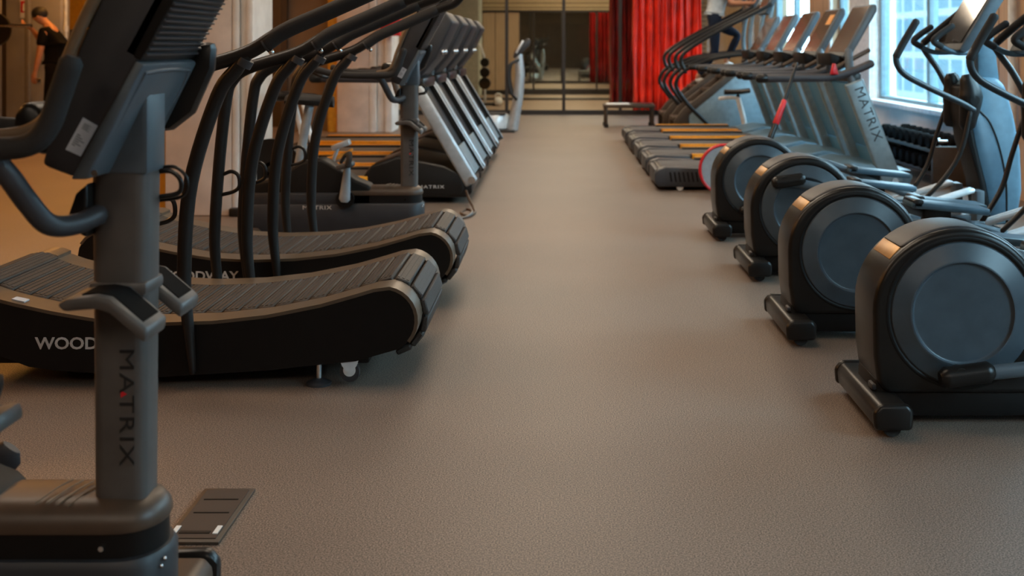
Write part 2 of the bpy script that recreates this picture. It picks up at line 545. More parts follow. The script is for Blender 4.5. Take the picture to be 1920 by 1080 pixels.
# ------------------------------------------------------------------ ceiling lamps
LAMP_W = emit('lamp_diffuser_warm', (1.0, 0.62, 0.30), 4.0)
LAMP_N = emit('lamp_diffuser', (1.0, 0.82, 0.62), 4.0)
def ceiling_lamp(x, y, sx, sy, power, color, dm, label):
    t = thing('ceiling_lamp', label, 'lamp', (x, y, CEIL - 0.06), 'ceiling lamps')
    MB().box((0, 0, 0.03), (sx + 0.06, sy + 0.06, 0.06), 0.008).build('housing', FRAMEB, t)
    MB().box((0, 0, -0.006), (sx, sy, 0.012)).build('diffuser', dm, t, smooth=False)
    l = area_light('lamp_light', (x, y, CEIL - 0.09), (0, 0, 0), sx, sy, power, color)
    return t
for (x, y) in ((-0.2, 4.2), (-0.2, 7.6), (-0.2, 11.2), (-0.2, 15.2), (-0.2, 17.9)):
    ceiling_lamp(x, y, 1.5, 1.5, 7 if y < 5 else 24, (1.0, 0.80, 0.60), LAMP_N, 'square neutral ceiling lamp over the central aisle')
for (x, y) in ((-5.2, 3.6), (-5.6, 7.6), (-5.6, 11.6), (-6.0, 15.0)):
    ceiling_lamp(x, y, 0.5, 2.4, 56, (1.0, 0.37, 0.035), LAMP_W, 'long amber ceiling lamp over the left hand floor')
for (x, y) in ((-1.6, -1.6), (1.2, -1.6)):  # unseen lamps added to brighten faces turned toward the camera
    ceiling_lamp(x, y, 1.5, 1.5, 16, (1.0, 0.86, 0.74), LAMP_N, 'added square fill lamp near the wall behind the camera')
for y in (8.8, 12.2, 15.6):
    ceiling_lamp(2.0, y, 0.8, 0.8, 13, (1.0, 0.78, 0.56), LAMP_N, 'small ceiling lamp over the right hand machines near the windows')
ceiling_lamp(-2.4, 4.9, 1.0, 1.0, 15, (1.0, 0.84, 0.70), LAMP_N, 'added square neutral fill lamp above the curved treadmills')  # unseen lamp added to light the near pillar
for (x, y) in ((0.5, 22.2), (0.5, 26.0)):
    ceiling_lamp(x, y, 1.6, 0.3, 70, (1.0, 0.80, 0.55), LAMP_N, 'ceiling lamp in the room beyond the glass partition')

# ------------------------------------------------------------------ outside
fm = bpy.data.materials.new('facade'); fm.use_nodes = True
t = fm.node_tree; b_ = t.nodes['Principled BSDF']
tc = t.nodes.new('ShaderNodeTexCoord'); mp = t.nodes.new('ShaderNodeMapping')
mp.inputs['Rotation'].default_value = (PI / 2, 0, PI / 2)
sx_ = t.nodes.new('ShaderNodeSeparateXYZ'); cb = t.nodes.new('ShaderNodeCombineXYZ')
t.links.new(tc.outputs['Object'], sx_.inputs[0]); t.links.new(sx_.outputs['Y'], cb.inputs['X']); t.links.new(sx_.outputs['Z'], cb.inputs['Y'])
br = t.nodes.new('ShaderNodeTexBrick')
br.offset = 0.0
br.inputs['Scale'].default_value = 1.0
br.inputs['Brick Width'].default_value = 1.5; br.inputs['Row Height'].default_value = 1.7
br.inputs['Mortar Size'].default_value = 0.16; br.inputs['Mortar Smooth'].default_value = 0.3
br.inputs['Color1'].default_value = (0.054, 0.084, 0.103, 1); br.inputs['Color2'].default_value = (0.080, 0.110, 0.126, 1)
br.inputs['Mortar'].default_value = (0.155, 0.170, 0.180, 1)
t.links.new(cb.outputs[0], br.inputs['Vector']); t.links.new(br.outputs['Color'], b_.inputs['Base Color'])
b_.inputs['Roughness'].default_value = 0.8
b_.inputs['Specular IOR Level'].default_value = 0.0
bd = thing('office_building', 'pale blue office facade across the street outside the windows', 'building', (16, 20, -6))
MB().box((0, 0, 5.5), (2, 70, 11)).build('facade_wall', fm, bd, smooth=False)
MB().box((-0.1, 0, 11.1), (2.4, 70, 0.3)).build('roof_edge', WHITE, bd, smooth=False)
struct(MB().box((11, 20, -6.05), (14, 70, 0.1)).build('ground', mat('street_asphalt', (0.12, 0.12, 0.12), 0.9), smooth=False))
# ------------------------------------------------------------------ upright exercise bikes (both face +x)
SILVERW = mat('pale_rail_metal', (0.72, 0.76, 0.78), 0.3, metal=0.2)
RIM = mat('warm_lit_rim', (0.16, 0.10, 0.055), 0.45)  # tan is warm light painted onto a dark plastic rim
def make_bike(label, loc, crank, hx=-0.37, hz=0.28, al=0.21, am=None):
    t = thing('upright_exercise_bike', label, 'exercise bike', loc, 'upright exercise bikes')
    # post: rounded oblong section
    rings = []
    for z, sx2, sy2 in ((0.29, 0.049, 0.044), (0.6, 0.0505, 0.045), (1.0, 0.054, 0.047), (1.10, 0.054, 0.047)):
        ring = []
        for cx, cy, a0 in ((1, 1, 0), (-1, 1, 90), (-1, -1, 180), (1, -1, 270)):
            for k in range(5):
                a = math.radians(a0 + 22.5 * k)
                rr = 0.022
                ring.append((cx * (sx2 - rr) + rr * math.cos(a), cy * (sy2 - rr) + rr * math.sin(a), z))
        rings.append(ring)
    post = MB().loft(rings).build('post', POSTGREY, t)
    L = lettering('logo_lettering', 'MATRIX', 0.040, (0.004, -0.0462, 0.632), (0, 0, -1), (1, 0, 0), INK, post, stretch=1.42, spacing=1.12)
    MB().prism([(0.006, 0.538), (0.006, 0.552), (0.018, 0.545)], -0.0470, -0.0460).build('logo_accent', RED, post)
    # console head
    prof = [(-0.098, 0.985), (-0.037, 0.962), (0.07, 1.163), (0.245, 1.5), (0.16, 1.545), (0.02, 1.31), (-0.03, 1.2), (-0.075, 1.07)]
    head = MB().prism(prof, -0.15, 0.15, 0.010, 2).build('console', SHELL, t)
    # lower back cover and ribbed vent on the slanted front plane
    d = Vector((0.475, 0, 0.88)).normalized()
    n = Vector((d.z, 0, -d.x))
    def plane_pt(s, h):
        p = Vector((-0.037, 0, 0.962)) + d * s + n * h
        return (p.x, p.z)
    MB().prism([(-0.045, 0.960), (-0.014, 0.960), plane_pt(0.238, 0.013), plane_pt(0.238, -0.004)], -0.151, 0.151, 0.005, 2).build('back_cover', SLATE, t)
    MB().prism([(-0.058, 0.957), (0.0585, 0.957), (0.0585, 1.13), (0.04, 1.13), (-0.058, 0.99)], -0.051, 0.051, 0.010, 2).build('post_collar', SLATE, t)
    # edge line of the cover
    e = MB()
    e.tube([(plane_pt(0.05, .014)[0], -0.125, plane_pt(0.05, .014)[1]), (plane_pt(0.20, .014)[0], -0.125, plane_pt(0.20, .014)[1]), (plane_pt(0.222, .014)[0], -0.10, plane_pt(0.222, .014)[1]), (plane_pt(0.222, .014)[0], 0.10, plane_pt(0.222, .014)[1]), (plane_pt(0.20, .014)[0], 0.125, plane_pt(0.20, .014)[1]), (plane_pt(0.05, .014)[0], 0.125, plane_pt(0.05, .014)[1])], 0.004, seg=8)
    e.build('cover_edge', SLATE, t)
    v = MB()
    v.prism([plane_pt(0.24, -0.03), plane_pt(0.24, 0.004), plane_pt(0.60, 0.004), plane_pt(0.60, -0.03)], -0.150, 0.150, 0.004)
    v.build('vent_recess', BLACKPANEL, t)
    v = MB()
    for i in range(30):
        s = 0.252 + i * 0.0115
        v.prism([plane_pt(s, 0.0), plane_pt(s + 0.0015, 0.0085), plane_pt(s + 0.005, 0.0085), plane_pt(s + 0.0065, 0.0)], -0.146, 0.146, 0.0)
    v.build('vent_grille', CHARCOAL, t)
    # display on the rider's side
    MB().prism([(-0.022, 1.232), (0.012, 1.3), (0.148, 1.53), (0.142, 1.535), (0.006, 1.306), (-0.028, 1.236)], -0.13, 0.13, 0.0).build('display', SCREEN, t)
    # lip of the console and the tray below it
    MB().tube([(0.06, -0.150, 1.385), (-0.002, -0.152, 1.281), (-0.055, -0.155, 1.157), (-0.080, -0.158, 1.08), (-0.115, -0.160, 1.050), (-0.17, -0.160, 1.040)], 0.011, seg=10).build('console_rim', RIM, t)
    tr = MB()
    tr.prism([(-0.155, 1.04), (-0.152, 1.075), (-0.138, 1.098), (-0.112, 1.095), (-0.09, 1.05), (-0.09, 1.0), (-0.13, 1.01)], -0.14, 0.14, 0.012, 2)
    tr.build('reading_tray', BLACK, t)
    # sticker with print
    def onside(pts, y0, y1):
        return MB().prism(pts, y0, y1)
    st = onside([(-0.0213, 1.071), (0.0044, 1.056), (-0.026, 1.0017), (-0.0527, 1.014)], -0.1515, -0.1495).build('sticker', LABELW, t, smooth=False)
    pr = MB()
    ux = Vector((-0.0303, -0.0545)).normalized(); uy = Vector((0.0257, -0.015)).normalized()
    o0 = Vector((-0.0213, 1.071))
    def q(a, b, c, d_):
        P = [o0 + ux * a + uy * b, o0 + ux * a + uy * d_, o0 + ux * c + uy * d_, o0 + ux * c + uy * b]
        pr.prism([tuple(p) for p in P], -0.1519, -0.1514)
    for k in range(5):
        q(0.007 + k * 0.0024, 0.007, 0.008 + k * 0.0024, 0.022 - (k % 2) * 0.004)
    for k in range(6):
        q(0.030 + k * 0.004, 0.005, 0.0315 + k * 0.004, 0.012 + (k * 7 % 5) * 0.003)
    pr.build('print', SLATE, st, smooth=False)
    MB().cyl((0.0, -0.1505, 0.972), (0.0, -0.154, 0.972), 0.006, seg=12).build('bolt', CHROME, t)
    # speaker bulge on the far side
    MB().prism([(-0.01, 1.02), (0.03, 1.025), (0.075, 1.06), (0.115, 1.15), (0.12, 1.21), (0.07, 1.2), (0.0, 1.08)], 0.152, 0.20, 0.018, 2).build('speaker_pod', BLACK, t)
    # handlebars
    for s in (1, -1):
        hb = MB()
        hb.tube([(-0.028, -0.06 * s, 0.885), (-0.055, -0.105 * s, 0.873), (-0.083, -0.15 * s, 0.880), (-0.105, -0.185 * s, 0.925), (-0.125, -0.215 * s, 0.975), (-0.15, -0.235 * s, 1.010), (-0.20, -0.245 * s, 1.022)], 0.0195, seg=14)
        bar = hb.build('handlebar', CHARCOAL, t)
        gr = MB()
        gr.tube([(-0.52, -0.25 * s, 1.06), (-0.42, -0.25 * s, 1.035), (-0.30, -0.25 * s, 1.024), (-0.15, -0.25 * s, 1.024), (-0.075, -0.25 * s, 1.030), (-0.040, -0.25 * s, 1.062), (-0.020, -0.25 * s, 1.114), (0.000, -0.25 * s, 1.172)], 0.0200, seg=14)
        gr.build('grip', RUBBER, bar)
    cl = MB()
    cl.prism([(-0.046, 0.945), (-0.068, 0.925), (-0.082, 0.885), (-0.072, 0.855), (-0.046, 0.842)], -0.075, 0.075, 0.006)
    cl.build('clamp', BLACK, t)
    # cable loop
    MB().tube([(0.05, 0.03, 0.955), (0.075, 0.03, 0.955), (0.092, 0.03, 0.94), (0.094, 0.03, 0.92), (0.082, 0.03, 0.91), (0.05, 0.03, 0.905)], 0.005, seg=8).build('cable', BLACK, t)
    MB().tube([(0.05, 0.04, 0.962), (0.080, 0.04, 0.962), (0.100, 0.04, 0.944), (0.102, 0.04, 0.918), (0.088, 0.04, 0.903), (0.05, 0.04, 0.897)], 0.0035, seg=8).build('cable', BLACK, t)
    # bottle and phone trays either side of the post
    for s in (1, -1):
        h = MB()
        ys = sorted((-0.150 * s, -0.042 * s))
        h.prism([(-0.072, 0.736), (-0.055, 0.746), (0.0, 0.753), (0.026, 0.748), (0.094, 0.690), (0.088, 0.664), (0.022, 0.720), (0.0, 0.727), (-0.060, 0.722)], ys[0], ys[1], 0.008, 2)
        tray = h.build('accessory_tray', POSTGREY, t)
        yi = (ys[0] + 0.016, ys[1] - 0.016)
        MB().loft([[(-0.030, yi[0], 0.7520), (-0.030, yi[1], 0.7520), (-0.030, yi[1], 0.742), (-0.030, yi[0], 0.742)],
                   [(0.001, yi[0], 0.7545), (0.001, yi[1], 0.7545), (0.0, yi[1], 0.745), (0.0, yi[0], 0.745)],
                   [(0.027, yi[0], 0.7490), (0.027, yi[1], 0.7490), (0.024, yi[1], 0.74), (0.024, yi[0], 0.74)],
                   [(0.081, yi[0], 0.7032), (0.081, yi[1], 0.7032), (0.078, yi[1], 0.695), (0.078, yi[0], 0.695)]]).build('recess_dark', MATTE, tray)  # black slab painted in for the shaded hollow of the tray
    MB().box((0.0, 0, 0.742), (0.112, 0.10, 0.028), 0.010).build('tray_bracket', POSTGREY, t)
    # body
    up = [(-1.0, 0.16), (-1.0, 0.36), (-0.80, 0.40), (-0.64, 0.50), (-0.52, 0.52), (-0.42, 0.46), (-0.31, 0.388), (-0.24, 0.360), (-0.21, 0.33), (-0.21, 0.16)]
    body = MB().prism(up, -0.082, 0.082, 0.022, 3).build('body_cover', BLACKPANEL, t)
    def plan(x0, x1, hw_, ins, z):
        a_ = 0.095 - ins * 0.5
        pts_ = [(x0, -(hw_ - ins), z)]
        for k in range(13):
            q_ = math.radians(-90 + 15 * k)
            pts_.append((x1 - ins - a_ + a_ * math.cos(q_) ** 0.75 if abs(math.cos(q_)) > 1e-6 else x1 - ins - a_, (hw_ - ins) * math.sin(q_), z))
        pts_.append((x0, hw_ - ins, z))
        return pts_
    MB().loft([plan(-0.40, 0.080, 0.086, 0.0, 0.297), plan(-0.40, 0.084, 0.088, 0.0, 0.306), plan(-0.40, 0.084, 0.088, 0.004, 0.322), plan(-0.40, 0.084, 0.088, 0.014, 0.337), plan(-0.40, 0.084, 0.088, 0.032, 0.346), plan(-0.40, 0.084, 0.088, 0.05, 0.349)]).build('top_cover', BRONZE, t)
    MB().loft([plan(-0.6, 0.078, 0.082, 0.0, 0.24), plan(-0.6, 0.078, 0.082, 0.0, 0.30)]).build('body_band', BLACKPANEL, t)
    lo = MB().loft([plan(-1.0, 0.070, 0.09, 0.0, 0.065), plan(-1.0, 0.092, 0.10, 0.0, 0.09), plan(-1.0, 0.092, 0.10, 0.0, 0.236), plan(-1.0, 0.092, 0.10, 0.008, 0.249), plan(-1.0, 0.092, 0.10, 0.03, 0.252)]).build('lower_cover', SHELL, t)
    MB().box((-0.70, 0, 0.27), (0.60, 0.19, 0.09), 0.015).build('rear_cover', SHELL, t)
    r = MB()
    for k in range(4):
        x = -0.128 + 0.020 * k
        r.tube([(x + 0.012, 0.03, 0.356 - k * 0.002), (x, -0.02, 0.357 - k * 0.002), (x - 0.016, -0.07, 0.349 - k * 0.002)], 0.0017, seg=6)
    r.build('cover_ribs', STRIP, t)
    MB().cyl((-0.015, -0.081, 0.272), (-0.015, -0.089, 0.272), 0.005, seg=10).build('bolt', CHROME, t)
    MB().ball((0.084, -0.052, 0.225), 0.004, 8).ball((0.088, -0.045, 0.236), 0.004, 8).build('bolt', CHROME, t)
    lettering('logo_lettering', 'MATRIX', 0.034, (-0.63, -0.1012, 0.215), (1, 0, 0), (0, 0, 1), LETTER, lo, stretch=1.35, spacing=1.1)
    # seat
    MB().tube([(-0.70, 0, 0.32), (-0.655, 0, 0.58), (-0.61, 0, 0.83)], 0.028, seg=12).build('seat_post', SILVER, t)
    sd = MB()
    rings = []
    for x, hw, z in ((-0.74, 0.10, 0.865), (-0.68, 0.125, 0.875), (-0.60, 0.10, 0.868), (-0.52, 0.045, 0.862), (-0.46, 0.028, 0.855)):
        rings.append([(x, hw * math.cos(2 * PI * j / 14), z + 0.035 * math.sin(2 * PI * j / 14)) for j in range(14)])
    sd.loft(rings).build('saddle', RUBBER, t)
    # stabilisers
    for x in (0.035, -0.93):
        f = MB()
        f.prism([(x - 0.055, 0.025), (x + 0.055, 0.025), (x + 0.055, 0.085), (x + 0.035, 0.105), (x - 0.055, 0.105)], -0.30, 0.26, 0.012, 2)
        st_ = f.build('stabilizer', BRONZE, t)
        for s in (-1, 1):
            MB().prism([(x - 0.06, 0.0), (x + 0.06, 0.0), (x + 0.062, 0.085), (x + 0.04, 0.112), (x - 0.06, 0.112)], (-0.34 if s < 0 else 0.262), (-0.302 if s < 0 else 0.30), 0.012, 2).build('end_cap', BLACK, st_)
    # cranks and pedals
    MB().cyl((hx, -0.105, hz), (hx, -0.125, hz), 0.055).build('crank_cover', BLACK, t)
    for s in (-1, 1):
        a = math.radians(crank + (0 if s < 0 else 180))
        ex, ez = hx + al * math.cos(a), hz + al * math.sin(a)
        y = 0.135 * s
        ca = MB().tube([(hx, y, hz), ((hx + ex) / 2, y, (hz + ez) / 2), (ex, y, ez)], [0.034, 0.026, 0.017], seg=12, flat=0.5).build('crank_arm', am or SILVER, t)
        pd = MB().box((ex, y + 0.065 * s, ez), (0.10, 0.095, 0.032), 0.010, Matrix.Rotation(-0.25, 3, 'Y'))
        ped = pd.build('pedal', POSTGREY, ca)
        MB().tube([(ex - 0.035, y + 0.02 * s, ez + 0.015), (ex - 0.01, y + 0.03 * s, ez + 0.055), (ex + 0.02, y + 0.07 * s, ez + 0.07), (ex + 0.03, y + 0.11 * s, ez + 0.045), (ex + 0.02, y + 0.115 * s, ez)], 0.011, seg=8, flat=1.8).build('toe_strap', RUBBER, ca)
    return t
bike1 = make_bike('closest exercise bike, at the left edge, with ribbed console back and lettered grey post', (-0.829, 2.2, 0), 55, -0.295, 0.368, 0.21, CHARCOAL)
bike2 = make_bike('exercise bike standing behind the two curved treadmills with slim grey post', (-0.91, 6.98, 0), 85)

# ------------------------------------------------------------------ curved manual treadmills
def curve_top(x):
    """height of the side deck edge at local x"""
    P = [(-0.86, 0.345), (-0.80, 0.362), (-0.70, 0.335), (-0.60, 0.300), (-0.415, 0.2596), (-0.248, 0.2320), (-0.06, 0.2223), (0.143, 0.2290), (0.33, 0.2500), (0.516, 0.2875), (0.665, 0.330), (0.72, 0.347)]
    for (a, b), (c, d) in zip(P, P[1:]):
        if a <= x <= c:
            f = (x - a) / (c - a)
            return b + (d - b) * f
    return P[0][1] if x < P[0][0] else P[-1][1]
def make_curve(label, loc):
    t = thing('curved_treadmill', label, 'treadmill', loc, 'curved manual treadmills')
    xs = [-0.68 + 1.38 * i / 22 for i in range(23)]
    topc = [(x, curve_top(x)) for x in xs]
    rear = arc(-0.735, 0.245, 0.11, 180, 62, 6)
    front = arc(0.735, 0.235, 0.113, 82, -62, 10)
    bottom = [(0.637, 0.092), (0.441, 0.073), (0.329, 0.06), (-0.06, 0.036), (-0.415, 0.06), (-0.509, 0.073), (-0.66, 0.13), (-0.80, 0.19)]
    prof = rear + topc + front + bottom
    for s in (1, -1):
        ys = sorted((-0.375 * s, -0.347 * s))
        sp_ = MB().prism(prof, ys[0], ys[1], 0.0).build('side_panel', BLACKPANEL, t, angle=30)
        path = arc(-0.735, 0.245, 0.116, 150, 62, 5) + [(x, z + 0.006) for x, z in topc] + arc(0.735, 0.235, 0.121, 80, -40, 10)
        ys2 = sorted((-0.377 * s, -0.250 * s))
        MB().sheet(path, ys2[0], ys2[1], 0.012).build('deck_edge', STRIP, t, angle=30)
        if s == 1:
            lettering('logo_lettering', 'WOODWAY', 0.058, (-0.485, -0.3762, 0.136), (1, 0, 0), (0, 0, 1), LETTER, sp_, stretch=1.10, spacing=1.0, bold=0.0011)
    # belt of slats
    bp_ = arc(-0.735, 0.235, 0.128, 200, 62, 8) + [(x, z + 0.004) for x, z in topc] + arc(0.735, 0.225, 0.135, 84, -80, 14)
    pts = [Vector(p) for p in bp_]
    seg = [0]
    for a, b in zip(pts, pts[1:]):
        seg.append(seg[-1] + (b - a).length)
    def at(s):
        for i in range(len(seg) - 1):
            if seg[i] <= s <= seg[i + 1]:
                f = (s - seg[i]) / max(1e-6, seg[i + 1] - seg[i])
                return pts[i].lerp(pts[i + 1], f)
        return pts[-1]
    b = MB()
    tot = seg[-1]
    n = int(tot / 0.062)
    for i in range(n):
        a0, a1 = at(i * tot / n + 0.003), at((i + 1) * tot / n - 0.003)
        c = (a0 + a1) / 2; d = a1 - a0
        b.box((c.x, 0, c.y - 0.006), (d.length, 0.492, 0.022), 0.005, Matrix.Rotation(-math.atan2(d.y, d.x), 3, 'Y'), 1)
        # raised tread rows on the slat
        rot = Matrix.Rotation(-math.atan2(d.y, d.x), 3, 'Y')
        for k in range(3):
            off = rot @ Vector(((k - 1) * d.length * 0.31, 0, 0.0062))
            b.box((c.x + off.x, 0, c.y - 0.006 + off.z + 0.0055), (d.length * 0.17, 0.46, 0.003), 0, rot)
    b.build('slat_belt', SLATS, t)
    MB().cyl((0.735, -0.345, 0.225), (0.735, 0.345, 0.225), 0.105, seg=24).cyl((-0.735, -0.345, 0.235), (-0.735, 0.345, 0.235), 0.10, seg=24).build('roller', BLACK, t)
    fr = MB().box((0, 0, 0.13), (1.36, 0.69, 0.11), 0.01)
    fr.build('frame', BLACKPANEL, t)
    # handrails
    for s in (1, -1):
        y = -0.402 * s
        rl = MB()
        rl.tube([(-0.06, y, 0.07), (-0.078, y, 0.218), (-0.090, y, 0.408), (-0.07, y, 0.72), (-0.042, y, 0.97), (-0.018, y, 1.05), (0.05, y, 1.105), (0.26, y, 1.172), (0.40, y, 1.252), (0.70, y, 1.385), (0.79, y, 1.42), (0.835, y * 0.97, 1.47)], [0.013, 0.02, 0.024, 0.025, 0.025, 0.026, 0.026, 0.026, 0.026, 0.026, 0.025, 0.022], seg=12)
        h = rl.build('handrail', TUBE, t)
        MB().tube([(0.075, y, 0.06), (0.06, y, 0.213), (0.045, y, 0.408), (0.068, y, 0.72), (0.16, y, 1.02), (0.225, y, 1.115), (0.268, y, 1.174)], [0.012, 0.02, 0.025, 0.026, 0.026, 0.026, 0.022], seg=12).build('strut', TUBE, t)
        MB().tube([(0.33, y, 1.205), (0.40, y, 1.252), (0.55, y, 1.318), (0.70, y, 1.385)], 0.0285, seg=14).build('grip_sleeve', RUBBER, h)
        MB().cyl((0.248, y, 1.128), (0.262, y, 1.152), 0.029, seg=14).cyl((0.325, y, 1.2), (0.331, y, 1.2035), 0.0295, seg=14).build('collar', CHARCOAL, h)
        MB().ball((0.352, y - 0.012 * s, 1.176), 0.010, 10).build('bolt', CHROME, h)
        MB().tube([(-0.055, y, 0.66), (-0.02, y, 0.672), (0.008, y, 0.655), (0.012, y, 0.61), (-0.012, y, 0.588), (-0.06, y, 0.575)], 0.008, seg=8).build('cable', BLACK, h)
    MB().tube([(0.835, -0.39, 1.47), (0.86, -0.31, 1.52), (0.86, 0.31, 1.52), (0.835, 0.39, 1.47)], 0.022, seg=12).build('cross_bar', TUBE, t)
    cs = MB().box((0.87, 0, 1.56), (0.05, 0.30, 0.20), 0.015, Matrix.Rotation(0.35, 3, 'Y')).build('console', BLACK, t)
    MB().box((0.845, 0, 1.57), (0.006, 0.25, 0.14), 0.0, Matrix.Rotation(0.35, 3, 'Y')).build('display', SCREEN, cs)
    # feet and transport wheels
    for s in (1, -1):
        for x, fy in ((0.50, 0.335), (-0.42, 0.16)):
            lf = MB().cyl((x, -fy * s, 0.012), (x, -fy * s, 0.10), 0.009, seg=12).lathe([(0.045, 0), (0.045, 0.008), (0.016, 0.022), (0.0, 0.024)], (x, -fy * s, 0.0), (0, 0, 1), 20)
            lf.build('leveling_foot', CHARCOAL, t)
            MB().cyl((x, -fy * s, 0.02), (x, -fy * s, 0.09), 0.0095, seg=12).build('foot_stem', CHROME, t)
        wh = MB().lathe([(0.018, -0.012), (0.034, -0.012), (0.036, 0), (0.034, 0.012), (0.018, 0.012)], (0.613, -0.35 * s, 0.050), (0, 1, 0), 24).build('transport_wheel', CHARCOAL, t)
        fk = MB()
        for dy in (-0.018, 0.018):
            fk.prism([(0.578, 0.10), (0.648, 0.10), (0.640, 0.075), (0.622, 0.052), (0.604, 0.052), (0.588, 0.075)], -0.35 * s + dy - 0.002, -0.35 * s + dy + 0.002)
        fk.build('wheel_fork', SILVERW, t)
        MB().lathe([(0.0, -0.0135), (0.022, -0.0135), (0.022, 0.0135), (0.0, 0.0135)], (0.613, -0.35 * s, 0.057), (0, 1, 0), 20).build('wheel_hub', SILVERW, t)
    # sticker on the rear end of the near deck edge
    stk = [(-0.58, curve_top(-0.58) + 0.0105), (-0.535, curve_top(-0.535) + 0.0105)]
    MB().loft([[(stk[0][0], -0.352, stk[0][1]), (stk[0][0], -0.312, stk[0][1]), (stk[0][0], -0.312, stk[0][1] - 0.004), (stk[0][0], -0.352, stk[0][1] - 0.004)],
               [(stk[1][0], -0.352, stk[1][1]), (stk[1][0], -0.312, stk[1][1]), (stk[1][0], -0.312, stk[1][1] - 0.004), (stk[1][0], -0.352, stk[1][1] - 0.004)]]).build('sticker', LABELW, t, smooth=False)
    return t
cur1 = make_curve('nearer of the two black curved treadmills, its long side panel facing the aisle end on', (-1.35, 4.395, 0))
cur1['label'] = 'nearer of the two black curved treadmills, standing just behind the foreground exercise bike'
cur2 = dup(cur1, (-1.335, 5.57, 0), 'farther of the two black curved treadmills, in front of the bike with the slim post')

